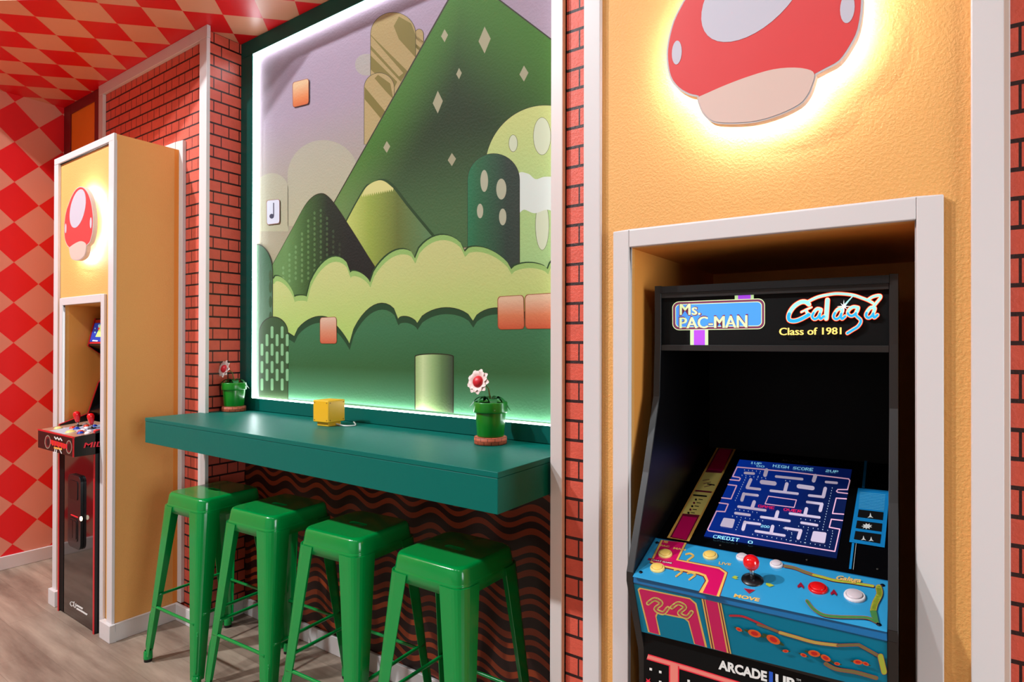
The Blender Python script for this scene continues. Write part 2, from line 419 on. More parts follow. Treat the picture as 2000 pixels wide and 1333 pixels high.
def glyphs(txt, bold=0, shear=0, space=1.0):
    key = (txt, bold, shear, space)
    if key in GL: return GL[key]
    cu = bpy.data.curves.new('lettering', 'FONT'); cu.body = txt; cu.size = 1; cu.offset = bold; cu.shear = shear; cu.space_character = space
    cu.resolution_u = 3
    o = bpy.data.objects.new('lettering', cu); C.objects.link(o)
    bpy.context.view_layer.update()
    dg = bpy.context.evaluated_depsgraph_get(); me = bpy.data.meshes.new_from_object(o.evaluated_get(dg))
    vs = [(v.co.x, v.co.y) for v in me.vertices]; fs = [tuple(p.vertices) for p in me.polygons]
    x0, x1 = min(v[0] for v in vs), max(v[0] for v in vs); y0, y1 = min(v[1] for v in vs), max(v[1] for v in vs)
    vs = [((x - x0) / (x1 - x0), (y - y0) / (y1 - y0)) for x, y in vs]
    bpy.data.objects.remove(o); bpy.data.curves.remove(cu); bpy.data.meshes.remove(me)
    GL[key] = (vs, fs); return vs, fs
FONT = {k: v.split() for k, v in {
 'A': '01110 10001 10001 11111 10001 10001 10001', 'C': '01111 10000 10000 10000 10000 10000 01111', 'D': '11110 10001 10001 10001 10001 10001 11110',
 'E': '11111 10000 10000 11110 10000 10000 11111', 'G': '01111 10000 10000 10011 10001 10001 01111', 'H': '10001 10001 10001 11111 10001 10001 10001',
 'I': '11111 00100 00100 00100 00100 00100 11111', 'M': '10001 11011 10101 10101 10001 10001 10001', 'O': '01110 10001 10001 10001 10001 10001 01110',
 'P': '11110 10001 10001 11110 10000 10000 10000', 'R': '11110 10001 10001 11110 10100 10010 10001', 'S': '01111 10000 10000 01110 00001 00001 11110',
 'T': '11111 00100 00100 00100 00100 00100 00100', 'U': '10001 10001 10001 10001 10001 10001 01110', 'V': '10001 10001 10001 10001 10001 01010 00100',
 '0': '01110 10001 10001 10001 10001 10001 01110', '1': '00100 01100 00100 00100 00100 00100 01110', '2': '01110 10001 00001 00110 01000 10000 11111'}.items()}
def rr(x0, y0, x1, y1, r, n=5):
    o = []
    for cx, cy, a in ((x1 - r, y0 + r, -90), (x1 - r, y1 - r, 0), (x0 + r, y1 - r, 90), (x0 + r, y0 + r, 180)):
        for i in range(n + 1):
            t = math.radians(a + 90 * i / n); o.append((cx + r * math.cos(t), cy + r * math.sin(t)))
    return o
def quadmap(quad, pts):
    TL, TR, BR, BL = [Vector(q) for q in quad]
    return [tuple(TL.lerp(TR, u).lerp(BL.lerp(BR, u), v)) for u, v in pts]
def smooth(pts, n=6, closed=False):
    """catmull-rom through the points"""
    P = [Vector(p) for p in pts]; o = []; N = len(P)
    rng = range(N) if closed else range(N - 1)
    for i in rng:
        g = (lambda k: P[k % N]) if closed else (lambda k: P[max(0, min(N - 1, k))])
        p0, p1, p2, p3 = g(i - 1), g(i), g(i + 1), g(i + 2)
        for j in range(n):
            t = j / n
            o.append(tuple(.5 * ((2 * p1) + (p2 - p0) * t + (2 * p0 - 5 * p1 + 4 * p2 - p3) * t * t + (3 * p1 - p0 - 3 * p2 + p3) * t ** 3)))
    if not closed: o.append(tuple(P[-1]))
    return o

# ------------------------------------------------------------------ the mural in its lit frame
mu = thing('mural', 'green hills and bushes mural in a teal frame edged with white light', 'mural', (-2.05, YM, 1.135))
ZM0, ZM1 = 1.135, ZC
b = MB(); b.box(XRET, XRR, YM - .004, YM + .02, 1.10, ZC)
SKY = grad('mural_sky', 2, 1.9, 3.05, [(172, 150, 116), (168, 146, 124), (164, 134, 142), (160, 130, 142)])
b.build('backing', SKY, mu, world=True)
A = Art((0, YM - .0045, 2), (0, -1, 0))
CLOUD = grad('mural_cloud', 2, 2.0, 2.8, [(184, 166, 128), (166, 146, 134)])
OCH = grad('mural_ochre', 2, 2.2, 3.0, [(184, 150, 100), (160, 126, 76)])
OCHD = mat('mural_olive_stripe', (118, 100, 44), .45)
MT = grad('mural_mountain', 2, 1.75, 3.0, [(120, 146, 104), (92, 122, 76), (52, 78, 38), (46, 66, 28), (58, 96, 36)])
def mount_mat():
    M = newmat('mural_mountain_shade', .6, .12); g = G(M); x, y, z = g.pos()
    def w_(q): return hit(480 + q[0] / 2.9412, q[1] / 2.9412, (0, YM, 0), (0, -1, 0))
    def dist(a, c, sg):
        a, c = w_(a), w_(c); d = (c - a).normalized()
        return g.m('MULTIPLY', g.m('SUBTRACT', g.m('MULTIPLY', g.m('SUBTRACT', x, a.x), d.z), g.m('MULTIPLY', g.m('SUBTRACT', z, a.z), d.x)), sg)
    dl = dist((500, 1172), (1160, 0), 1); dr = dist((1480, 0), (1750, 215), 1)
    dm = g.m('MINIMUM', g.m('ABSOLUTE', dl), g.m('MULTIPLY', g.m('ABSOLUTE', dr), .8))
    r = g.nt.nodes.new('ShaderNodeMapRange'); r.interpolation_type = 'SMOOTHSTEP'; r.inputs['From Min'].default_value = .0; r.inputs['From Max'].default_value = .34; g.nt.links.new(dm, r.inputs['Value'])
    zz = g.nt.nodes.new('ShaderNodeMapRange'); zz.interpolation_type = 'SMOOTHSTEP'; zz.inputs['From Min'].default_value = 1.95; zz.inputs['From Max'].default_value = 2.45; g.nt.links.new(z, zz.inputs['Value'])
    F = lambda c: tuple(v * q for v, q in zip(lin(c), (.50, .60, .42)))
    edge = g.mix(zz.outputs[0], F((150, 166, 120)), F((84, 128, 54))); core = g.mix(zz.outputs[0], F((92, 120, 88)), F((46, 60, 32)))
    g.col(g.mix(r.outputs[0], edge, core)); add_bump(M, .22, 95); return M
MTS = mount_mat()
MTE = grad('mural_mountain_edge', 2, 1.75, 3.0, [(150, 166, 120), (126, 150, 92), (86, 124, 56), (70, 112, 44)])
MTE2 = grad('mural_mountain_rightedge', 2, 2.5, 3.0, [(38, 96, 52), (62, 132, 62)])
LINE = mat('mural_line', (52, 46, 30), .45)
DIAM = mat('mural_diamond', (160, 148, 118), .45)
DOMEL = grad('mural_dome', 2, 1.7, 2.5, [(158, 182, 116), (180, 190, 116), (206, 190, 112)])
SPOTM = mat('mural_spot', (204, 202, 172), .45)
CLW = mat('mural_white_cloud', (214, 212, 202), .45)
CAPS = grad('mural_capsule', 0, -1.62, -1.20, [(40, 128, 84), (52, 96, 60), (52, 60, 48), (58, 58, 48)])
SPOTP = mat('mural_pale_spot', (176, 168, 142), .45)
HILL = grad('mural_olive_hill', 0, -2.30, -1.75, [(200, 190, 100), (150, 154, 64), (104, 106, 48), (96, 120, 76)])
CAPH = mat('mural_hill_cap', (206, 192, 124), .45)
DKH = grad('mural_dark_hill', 0, -2.75, -2.25, [(104, 132, 72), (66, 88, 42), (40, 42, 28), (38, 34, 28)])
DKO = mat('mural_dark_outline', (44, 66, 36), .45)
BRIM = grad('mural_bush_rim', 2, 1.6, 2.1, [(160, 176, 96), (142, 172, 92)])
BUSH = grad('mural_bush', 2, 1.55, 2.05, [(182, 194, 100), (200, 190, 116), (206, 186, 122)])
FDK = mat('mural_front_dark', (44, 70, 44), .45)
FRN = grad('mural_front_green', 2, 1.2, 1.75, [(96, 150, 104), (60, 96, 52), (66, 110, 70), (74, 112, 66)])
CX0, CX1 = hit(811, 750, (0, YM, 0), (0, -1, 0)).x, hit(885, 760, (0, YM, 0), (0, -1, 0)).x
COLG = grad('mural_column', 0, CX0, CX1, [(150, 166, 96), (214, 214, 150), (160, 176, 112), (104, 122, 74), (70, 78, 54)])
LEFTG = grad('mural_left_column', 2, 1.2, 1.95, [(120, 140, 112), (96, 120, 88), (60, 92, 60)])
LDK = mat('mural_left_dark', (62, 84, 50), .45)
DASH = mat('mural_dash', (140, 182, 132), .45)
TILE = grad('mural_tile_low', 2, 1.545, 1.67, [(214, 88, 52), (232, 140, 96), (242, 206, 170)], k=(.66, .62, .62))
TILE1 = grad('mural_tile_mid', 2, 1.49, 1.615, [(226, 106, 70), (234, 156, 120), (240, 204, 176)], k=(.66, .62, .62))
TILE2 = grad('mural_tile_high', 2, 2.68, 2.82, [(208, 82, 34), (228, 140, 84), (232, 196, 150)], k=(.66, .62, .62))
TLN = mat('mural_tile_line', (150, 72, 44), .45)
A.frame(2.9412, 480, 0)
def arc(cx, cy, r, a0, a1, n=20, ry=None):
    return [(cx + r * math.cos(math.radians(a0 + (a1 - a0) * i / n)), cy + (ry or r) * math.sin(math.radians(a0 + (a1 - a0) * i / n))) for i in range(n + 1)]
# clouds
A.poly(arc(445, 1010, 205, 180, 360) + [(650, 1300), (240, 1300)], CLOUD)
A.poly(arc(150, 1090, 95, 180, 360) + [(245, 1330), (70, 1330)], CLOUD, up=False)
A.poly(arc(690, 372, 62, 90, 270) + [(720, 310), (720, 434)], CLOUD, up=False)
# tall striped shapes
def capsule(x0, x1, yt, yb, ry, m, line=True):
    cx = (x0 + x1) / 2; r = (x1 - x0) / 2
    if line: A.poly(arc(cx, yt + ry, r + 2.5, 180, 360, ry=ry + 2.5) + [(x1 + 2.5, yb), (x0 - 2.5, yb)], LINE)
    A.poly(arc(cx, yt + ry, r, 180, 360, ry=ry) + [(x1, yb), (x0, yb)], m)
capsule(972, 1020, 168, 330, 30, OCH)
for t in (200, 250): A.poly([(975, t), (1018, t + 38), (1018, t + 58), (975, t + 22)], OCHD, up=False)
capsule(718, 975, 72, 560, 125, OCH)
for t, q in ((75, 130), (300, 130)):
    pass
A.poly([(880, 95), (950, 135), (975, 200), (975, 330), (880, 225), (850, 150)], OCHD)
A.poly([(722, 165), (760, 110), (975, 350), (975, 420)], OCH)
A.poly([(718, 200), (930, 410), (890, 470), (718, 285)], OCHD, up=False)
A.poly([(718, 320), (870, 470), (845, 520), (718, 400)], OCHD, up=False)
A.poly([(718, 205), (718, 262), (880, 440), (905, 420)], OCH)
capsule(681, 852, 420, 830, 85, OCH)
A.poly([(760, 430), (830, 480), (848, 570), (800, 520), (740, 450)], OCHD)
A.poly([(683, 500), (800, 640), (775, 680), (683, 570)], OCHD, up=False)
# the big mountain
ml = [(1256 - 30, -120), (1246, -145), (1262, -152), (1280, -140)]
A.poly([(500, 1172)] + ml + [(1750, 218), (1850, 300), (1850, 1420), (430, 1420), (430, 1290)], LINE)
A.poly([(506, 1172), (1230, -108), (1250, -138), (1264, -143), (1276, -132), (1748, 226), (1850, 306), (1850, 1420), (436, 1420), (440, 1290)], MTS)
for x, y, ww, hh in ((1372, 230, 70, 155), (1142, 205, 40, 75), (1225, 423, 32, 65), (1598, 423, 52, 92), (1103, 587, 58, 130), (810, 845, 40, 68), (1184, 917, 48, 76)):
    A.poly([(x, y - hh / 2), (x + ww / 2, y - hh * .05), (x, y + hh / 2), (x - ww / 2, y + hh * .05)], DIAM, up=(ww == 70))
# pale dome
A.poly(arc(1722, 975, 350, 180, 360, n=40, ry=372) + [(2072, 1400), (1372, 1400)], LINE)
A.poly([p for p in (arc(1722, 975, 347, 180, 300, n=40, ry=369) + [(1900, 680), (1900, 1755), (1375, 1755)])], DOMEL)
for x, y, rx, ry_ in ((1702, 783, 49, 107), (1536, 824, 24, 48), (1703, 1295, 38, 142), (1626, 1660, 33, 85)):
    A.ell(x, y, rx + 2, ry_ + 2, LINE, up=(rx == 49)); 
A.l += 1
for x, y, rx, ry_ in ((1702, 783, 49, 107), (1536, 824, 24, 48), (1703, 1295, 38, 142), (1626, 1660, 33, 85)):
    A.ell(x, y, rx, ry_, SPOTM, up=False)
A.poly(smooth([(1560, 1010), (1620, 998), (1665, 1030), (1720, 1016), (1800, 1030), (1830, 1120), (1800, 1220), (1730, 1205), (1660, 1226), (1600, 1205), (1560, 1215)], 5, True), CLW)
# dark spotted capsule
capsule(1275, 1572, 884, 1755, 150, CAPS)
A.l += 1
for x, y, rx, ry_ in ((1370, 1040, 22, 63), (1468, 1087, 29, 60), (1346, 1213, 18, 42), (1476, 1247, 21, 48), (1412, 1490 - 0, 24, 52), (1508, 1585, 17, 38)):
    A.ell(x, y, rx, ry_, SPOTP, up=False)
# olive hill with a light cap
hl = smooth([(560, 1310), (640, 1160), (700, 1068), (775, 1036), (840, 1075), (930, 1190), (1100, 1395)], 6)
A.poly([(x + (14 if x > 700 else -4), y - 8) for x, y in hl] + [(1150, 1700), (480, 1700)], DKO)
A.poly(hl + [(1120, 1700), (500, 1700)], HILL)
cz = [(667, 1122)]
for i in range(15):
    cz += [(672 + i * 12.2, 1135 - i * 2.4), (678 + i * 12.2, 1116 - i * 2.2)]
A.poly(smooth([(667, 1122), (700, 1068), (775, 1036), (840, 1075), (850, 1092)], 6) + cz[::-1], CAPH)
# dark hill
dh = smooth([(150, 1530), (260, 1330), (350, 1170), (425, 1116), (490, 1150), (600, 1310), (700, 1470)], 6)
A.poly([(x, y - 5) for x, y in dh] + [(800, 1620), (800, 1900), (130, 1900)], LINE)
A.poly(dh + [(780, 1610), (780, 1900), (130, 1900)], DKH)
DOTM = grad('mural_hill_dots', 0, -2.75, -2.35, [(124, 152, 92), (92, 116, 64), (54, 58, 40)])
A.l += 1
for i in range(11):
    for j in range(14):
        x = 215 + i * 36; y = 1210 + j * 30 + (15 if i % 2 else 0)
        if x > 425 - (y - 1130) * .52 and x < 425 + (y - 1150) * .5 and x < 560: A.ell(x, y, 7, 10, DOTM, n=8, up=False)
# bushes: bank of light scallops, rim above
A.frame(2.9412, 480, 420)
def scal(cusps):
    o = []
    for (a, c, hgt) in cusps:
        a = Vector(a); c = Vector(c); n = 12
        for i in range(n + 1):
            t = i / n; p = a.lerp(c, t); q = math.sin(math.pi * t) ** .55
            o.append((p.x, p.y - hgt * q))
    return o
top = scal([((60, 380), (160, 368), 10), ((160, 368), (280, 472), 50), ((280, 472), (350, 470), 8), ((350, 470), (600, 332), 150), ((600, 332), (714, 388), 28), ((714, 388), (972, 250), 106), ((972, 250), (1258, 212), 115), ((1258, 212), (1525, 312), 66), ((1525, 312), (1735, 312), 36), ((1735, 312), (1880, 280), 60)])
A.poly([(x - 6, y - 7) for x, y in top] + [(1880, 900), (60, 900)], DKO)
A.poly(top + [(1880, 900), (60, 900)], BRIM)
A.poly([(x + 2, y + 30) for x, y in top] + [(1880, 900), (60, 900)], BUSH)
low = scal([((60, 560), (278, 700), -0), ((278, 700), (520, 640), 82), ((520, 640), (595, 742), 10), ((595, 742), (875, 600), 150), ((875, 600), (985, 625), 26), ((985, 625), (1305, 612), 84), ((1305, 612), (1560, 600), 70), ((1560, 600), (1880, 560), 60)])
A.poly([(x, y - 4) for x, y in low] + [(1880, 1350), (60, 1180)], LINE)
A.poly(low + [(1880, 1350), (60, 1180)], FDK)
LWB = [(1880, 1330), (1750, 1195), (1400, 1162), (1000, 1122), (600, 1085), (200, 1055), (60, 1045)]
A.poly([(x + 2, y + 36) for x, y in low] + LWB, FRN)
# left shapes
A.poly(arc(62, 330, 94, 270, 360, ry=165) + [(156, 1052), (62, 1045)], LINE)
A.poly(arc(62, 332, 90, 270, 360, ry=160) + [(152, 1052), (62, 1045)], LEFTG)
A.l += 1
for i, y in enumerate((320, 385, 470, 560)):
    A.ell(142, y + 30, 9, 34, LDK, n=14, up=False)
A.poly(arc(160, 680, 84, 180, 360, ry=96) + [(244, 1062), (76, 1050)], LINE)
A.poly(arc(160, 682, 81, 180, 360, ry=93) + [(241, 1061), (79, 1050)], LDK)
A.l += 1
for i in range(6):
    x = 93 + i * 29
    for j in range(5):
        y = 640 + j * 100 + (45 if i % 2 else 0)
        if y < 985 and not (i in (0, 5) and y < 660): A.poly(rr(x - 8, y, x + 8, y + 70, 7.5, 3), DASH, up=False)
# plain painted column
A.poly(arc(1082, 812, 112, 180, 360, ry=16) + [(1194, 1140), (970, 1118)], LINE)
A.poly(arc(1082, 816, 107, 180, 360, ry=14) + [(1189, 1138), (975, 1118)], COLG)
# plain tiles
def tile(quad, m, r=.12):
    cx = sum(q[0] for q in quad) / 4; cy = sum(q[1] for q in quad) / 4
    A.poly([(cx + (x - cx) * 1.05, cy + (y - cy) * 1.035) for x, y in quadmap(quad, rr(0, 0, 1, 1, r))], TLN)
    A.poly(quadmap(quad, rr(0, 0, 1, 1, r)), m)
tile([(1449, 472), (1594, 463), (1598, 654), (1451, 657)], TILE)
tile([(1606, 461), (1770, 451), (1772, 651), (1608, 653)], TILE)
tile([(428, 592), (519, 588), (521, 738), (428, 738)], TILE1)
A.frame(2.9412, 480, 0)
tile([(270, 476), (360, 452), (360, 594), (272, 616)], TILE2)
NOTEW = mat('mural_note_card', (214, 206, 218), .45); NOTEK = mat('mural_note_ink', (70, 66, 84), .45)
tile([(120, 1154), (193, 1146), (193, 1282), (122, 1291)], NOTEW)
A.stroke([(160, 1168), (160, 1240)], 6, NOTEK); A.ell(149, 1243, 13, 14, NOTEK)
A.build('artwork', mu)
# teal frame boards and the light strips on their inner faces
XF0, XF1 = -3.02, -1.07; ZF0, ZF1 = 1.2, 3.072; YFR = 1.856
b = MB(); b.box(XRET, XRR, YFR, YM - .005, ZM0, ZF0); b.box(XRET, XRR, YFR, YM - .005, ZF1, ZC)
b.box(XRET, XF0, YFR, YM - .005, ZF0, ZF1); b.box(XF1, XRR, YFR, YM - .005, ZF0, ZF1)
b.build('frame', TEALD, mu, bevel=.002, world=True)
LED = mat('white_light_strip', (238, 246, 255), .5, emit=22)
for nm, bx in (('left', (XF0, XF0 + .004, YFR + .004, YFR + .028, ZF0, ZF1)), ('right', (XF1 - .004, XF1, YFR + .004, YFR + .028, ZF0, ZF1)),
               ('top', (XF0, XF1, YFR + .004, YFR + .028, ZF1 - .004, ZF1)), ('bottom', (XF0, XF1, YFR + .004, YFR + .028, ZF0, ZF0 + .004))):
    b = MB(); b.box(*bx); b.build('light_strip', LED, mu, world=True)

# ------------------------------------------------------------------ counter
XCR = -1.003; YC = 1.3683; ZT, ZB = 1.1344, 1.0137
ct = thing('bar_counter', 'thick teal wall counter under the mural', 'counter', (-2.07, YM, ZB))
b = MB(); b.box(XRET + .002, XCR, YC, YM - .035, ZB, ZT - .018); b.build('body', TEAL, ct, bevel=.002, world=True)
b = MB(); b.box(XRET + .001, XCR + .001, YC - .001, YM - .035, ZT - .0175, ZT); b.build('top_board', TEAL, ct, bevel=.002, world=True)

# ------------------------------------------------------------------ bar stools
def make_stool(label):
    t = thing('bar_stool', label, 'stool', (0, 0, 0), 0, 'green metal bar stools in a row under the counter')
    a, h, sk = .147, .793, .086
    def ring(hw, r, z, n=6): return [(x, y, z) for x, y in rr(-hw, -hw, hw, hw, r, n)]
    b = MB(); prof = [(a + .016, .046, h - sk), (a + .0115, .0455, h - .056), (a + .0115, .0455, h - .054), (a + .0095, .045, h - .052), (a + .0095, .045, h - .050), (a + .005, .044, h - .018), (a + .003, .0435, h - .009), (a - .001, .042, h - .003), (a - .007, .038, h - .0004), (a - .014, .034, h)]
    rings = [ring(*p) for p in prof]; n = len(rings[0]); vs = [v for r_ in rings for v in r_]
    fs = [(k * n + i, k * n + (i + 1) % n, (k + 1) * n + (i + 1) % n, (k + 1) * n + i) for k in range(len(rings) - 1) for i in range(n)]
    b.add(vs, fs, 0, True)
    # underside shell
    rings = [ring(*p) for p in [(a + .0145, .045, h - sk), (a + .001, .042, h - .018), (a - .014, .034, h - .004)]]
    b.add([v for r_ in rings for v in r_], [(k * n + i, (k + 1) * n + i, (k + 1) * n + (i + 1) % n, k * n + (i + 1) % n) for k in range(2) for i in range(n)], 0, True)
    b.add(ring(a + .016, .046, h - sk) + ring(a + .0145, .045, h - sk), [(i, n + i, n + (i + 1) % n, (i + 1) % n) for i in range(n)])
    # top plate with the hand slot, slightly dished
    out = [(x, y) for x, y, z in ring(a - .014, .034, 0)]
    slot = rr(-.044, -.0135, .044, .0135, .0134, 6); nn_ = len(slot)
    for zz in (h, h - .005):
        b.add([(x, y, zz) for x, y in out] + [(x, y, zz) for x, y in slot], [(i, (i + 1) % nn_, nn_ + (i + 1) % nn_, nn_ + i) for i in range(nn_)], 0)
    m_ = len(slot); b.add([(x, y, h) for x, y in slot] + [(x, y, h - .005) for x, y in slot], [(i, (i + 1) % m_, m_ + (i + 1) % m_, m_ + i) for i in range(m_)], 0)
    b.build('seat', GREEN, t, weld=True)
    base = .217
    for sx, sy in ((-1, -1), (1, -1), (1, 1), (-1, 1)):
        def sec(z):
            q = 1 - z / (h - .02); cx = a + .0135 + (base - a - .0135) * q; fl = .094 - .056 * q; r = .044 - .028 * q
            pts = [(cx - fl, cx), (cx - r, cx)] + [(cx - r + r * math.cos(math.radians(90 - 15 * i)), cx - r + r * math.sin(math.radians(90 - 15 * i))) for i in range(1, 6)] + [(cx, cx - r), (cx, cx - fl)]
            th = .0028
            inn = [(cx - th, cx - fl), (cx - th, cx - r - th), (cx - th - .3 * r, cx - th - .3 * r), (cx - r - th, cx - th), (cx - fl, cx - th)]
            return [(sx * x, sy * y, z) for x, y in pts + inn]
        zs = [.03, .12, .3, .5, .65, h - .060]; R_ = [sec(z) for z in zs]; n = len(R_[0])
        b = MB(); b.add([v for r_ in R_ for v in r_], [(k * n + i, k * n + (i + 1) % n, (k + 1) * n + (i + 1) % n, (k + 1) * n + i) for k in range(len(zs) - 1) for i in range(n)], 0, False)
        b.poly(R_[0]); b.poly(R_[-1])
        # pressed rib running down the corner
        def rp(z):
            q = 1 - z / (h - .02); cx = a + .0135 + (base - a - .0135) * q; r = .044 - .028 * q
            return cx - r + (r + .0005) * .7071
        b.tube([(sx * rp(z), sy * rp(z), z) for z in (.06, .08, .16, .215, .235)], [.001, .004, .0045, .004, .001], 8)
        L = b.build('leg', GREEN, t)
        b = MB(); q0 = base - .016
        b.lathe([(.0, .0), (.017, 0), (.018, .014), (.016, .028), (0.0, .028)], (sx * q0, sy * q0, 0), 16)
        b.build('rubber_foot', RUBBER, L)
        b = MB(); b.lathe([(.0195, .014), (.019, .045), (.015, .052)], (sx * q0, sy * q0, 0), 16); b.build('foot_collar', GREEN, L)
    for sx, sy, z in ((0, -1, .262), (0, 1, .262), (-1, 0, .300), (1, 0, .300)):
        q = 1 - z / (h - .02); e = a + .0115 + (base - a - .0115) * q - .006; half = e - .030
        b = MB()
        if sx == 0: pth = [(-half - .012, sy * e, z), (-half + .02, sy * e, z), (half - .02, sy * e, z), (half + .012, sy * e, z)]
        else: pth = [(sx * e, -half - .012, z), (sx * e, -half + .02, z), (sx * e, half - .02, z), (sx * e, half + .012, z)]
        b.tube(pth, [.0095, .0068, .0068, .0095], 10)
        b.build('stretcher', GREEN, t)
    return t
def copy_tree(o, parent=None):
    c = o.copy(); C.objects.link(c)
    if parent: c.parent = parent
    for ch in list(o.children): copy_tree(ch, c)
    return c
st0 = make_stool('green metal bar stool farthest left, beside the yellow alcove')
bpy.context.view_layer.update()
LB = ['green metal bar stool farthest left, beside the yellow alcove', 'green metal bar stool second from the yellow alcove',
      'green metal bar stool third from the yellow alcove, left of the nearest stool', 'green metal bar stool farthest right, nearest the white recess trim']
for i, (x, y, r) in enumerate(((-2.827, 1.548, .048), (-2.336, 1.570, .055), (-1.835, 1.580, .055), (-1.345, 1.586, .006))):
    o = st0 if i == 0 else copy_tree(st0)
    o.location = (x, y, 0); o.rotation_euler = (0, 0, r); o['label'] = LB[i]

# ------------------------------------------------------------------ potted plants on the counter
POTG = mat('glossy_green_glaze', (6, 122, 20), .3, coat=.2)
LEAFG = mat('dark_green_leaf', (22, 104, 48), .45); STEMG = mat('stem_green', (92, 104, 36), .5)
PETR = mat('red_petal', (206, 24, 40), .4); PETW = mat('cream_petal_edge', (240, 214, 206), .45)
SOIL = mat('dark_soil', (26, 30, 18), .9)
PBR = lin((190, 92, 60))
def potbrick():
    M = newmat('pot_base_bricks', .6); g = G(M)
    tc = g.nt.nodes.new('ShaderNodeTexCoord'); sp = g.nt.nodes.new('ShaderNodeSeparateXYZ'); g.nt.links.new(tc.outputs['Object'], sp.inputs[0])
    ang = g.m('DIVIDE', g.m('ARCTAN2', sp.outputs[1], sp.outputs[0]), 2 * math.pi / 14)
    row = g.m('DIVIDE', g.m('SUBTRACT', sp.outputs[2], .0), .0125)
    a2 = g.m('ADD', ang, g.m('MULTIPLY', g.m('FLOORED_MODULO', g.m('FLOOR', row), 2), .5))
    mm = g.m('MAXIMUM', g.m('LESS_THAN', g.m('FRACT', row), .13), g.m('LESS_THAN', g.m('FRACT', a2), .08))
    g.col(g.mix(mm, PBR, lin((84, 34, 22)))); return M
PB = potbrick()
def leaf(b, base, dirv, ln, wd, rise, droop, mi=0):
    d = Vector((dirv[0], dirv[1], 0)).normalized(); p = Vector((-d.y, d.x, 0)); n = 8; L = []; R_ = []; Mi = []
    for i in range(n + 1):
        t = i / n; c = Vector(base) + d * ln * t + Vector((0, 0, rise * math.sin(math.pi * min(1, t * 1.1)) - droop * t * t))
        ww = wd * math.sin(math.pi * (.06 + .94 * t) ** .8) ** .8 if t < 1 else 0
        L.append(c + p * ww + Vector((0, 0, ww * .25))); R_.append(c - p * ww + Vector((0, 0, ww * .25))); Mi.append(c)
    for i in range(n):
        b.add([L[i], L[i + 1], Mi[i + 1], Mi[i]], [(0, 1, 2, 3)], mi, True); b.add([Mi[i], Mi[i + 1], R_[i + 1], R_[i]], [(0, 1, 2, 3)], mi, True)
def planter(x, y, label, face, sc=1.0):
    t = thing('potted_flower', label, 'potted plant', (x, y, ZT), 0, 'potted flowers on the teal counter')
    b = MB(); b.lathe([(0, .0), (.055, 0), (.0595, .002), (.0600, .026), (.055, .0275), (0, .0275)], n=40); b.build('brick_saucer', PB, t)
    b = MB(); b.lathe([(0, .0275), (.0480, .0275), (.0495, .032), (.0555, .112), (.0550, .114)], n=40); b.build('pot', POTG, t)
    b = MB(); b.lathe([(.0545, .114), (.0615, .115), (.0625, .119), (.0615, .150), (.0600, .153), (.0565, .153), (.0555, .146), (.0, .146)], n=40); b.build('pot_rim', POTG, t)
    b = MB(); b.lathe([(0, .1495), (.030, .150), (.056, .147)], n=24); b.build('soil', SOIL, t)
    b = MB()
    for i, (a, ln, wd, ri, dr) in enumerate(((200, .085, .013, .022, .02), (235, .06, .014, .02, .012), (20, .078, .018, .02, .03), (60, .05, .018, .02, .004), (130, .06, .014, .018, .01), (320, .066, .017, .018, .025), (160, .05, .013, .02, .0))):
        a = math.radians(a + face * 20); leaf(b, (0, 0, .150), (math.cos(a), math.sin(a)), ln, wd, ri, dr)
    b.build('leaves', LEAFG, t)
    # bent stem and a plain cupped flower leaning to the left
    cx, cy = CR.x, CR.y
    def P(u, z): return Vector((cx * u, cy * u, z))
    hu, hz = (-.070, .235)
    b = MB(); b.tube([P(.0, .150), P(-.003, .175), P(-.008, .20), P(-.02, .215), P(-.036, .222)], [.0028, .0026, .0024, .0022, .002], 8); b.build('stem', STEMG, t)
    ax = Vector((cx * -.50 - CF.x * .80, cy * -.50 - CF.y * .80, .25)).normalized()
    q = ax.to_track_quat('Z', 'Y').to_matrix()
    c0 = P(-.034, .221)
    b = MB(); b.lathe([(0, .036), (.010, .035), (.018, .030), (.023, .020), (.020, .010), (.010, .003), (0, .002)], c0, 24, M=q); fl = b.build('flower_head', PETR, t)
    for ring_, (np_, rr_, wd_) in enumerate(((9, .047, .0135), (9, .040, .0115))):
        for k in range(np_):
            a = 2 * math.pi * (k + ring_ * .5) / np_; u = Vector((math.cos(a), math.sin(a), 0)); v_ = Vector((-u.y, u.x, 0)); L1, L2 = [], []
            b = MB(); pts_ = []
            for i in range(7):
                t_ = i / 6; r_ = .012 + (rr_ - .012) * t_; hh = .014 + .010 * math.sin(t_ * 2.2) + ring_ * .003; ww = wd_ * math.sin(math.pi * (.18 + .78 * t_)) ** .7
                pts_.append((c0 + q @ (u * r_ + v_ * ww + Vector((0, 0, hh))), c0 + q @ (u * r_ + Vector((0, 0, hh - .002))), c0 + q @ (u * r_ - v_ * ww + Vector((0, 0, hh)))))
            for i in range(6):
                A_, B_ = pts_[i], pts_[i + 1]; b.add([A_[0], B_[0], B_[1], A_[1]], [(0, 1, 2, 3)], 0, True); b.add([A_[1], B_[1], B_[2], A_[2]], [(0, 1, 2, 3)], 0, True)
            b.build('petal', PETW, fl)
    return t
planter(-1.312, 1.745, 'potted red flower in a green pot at the right end of the counter', 0)
planter(-3.048, 1.775, 'potted red flower in a green pot at the left end, by the bricks', 1)

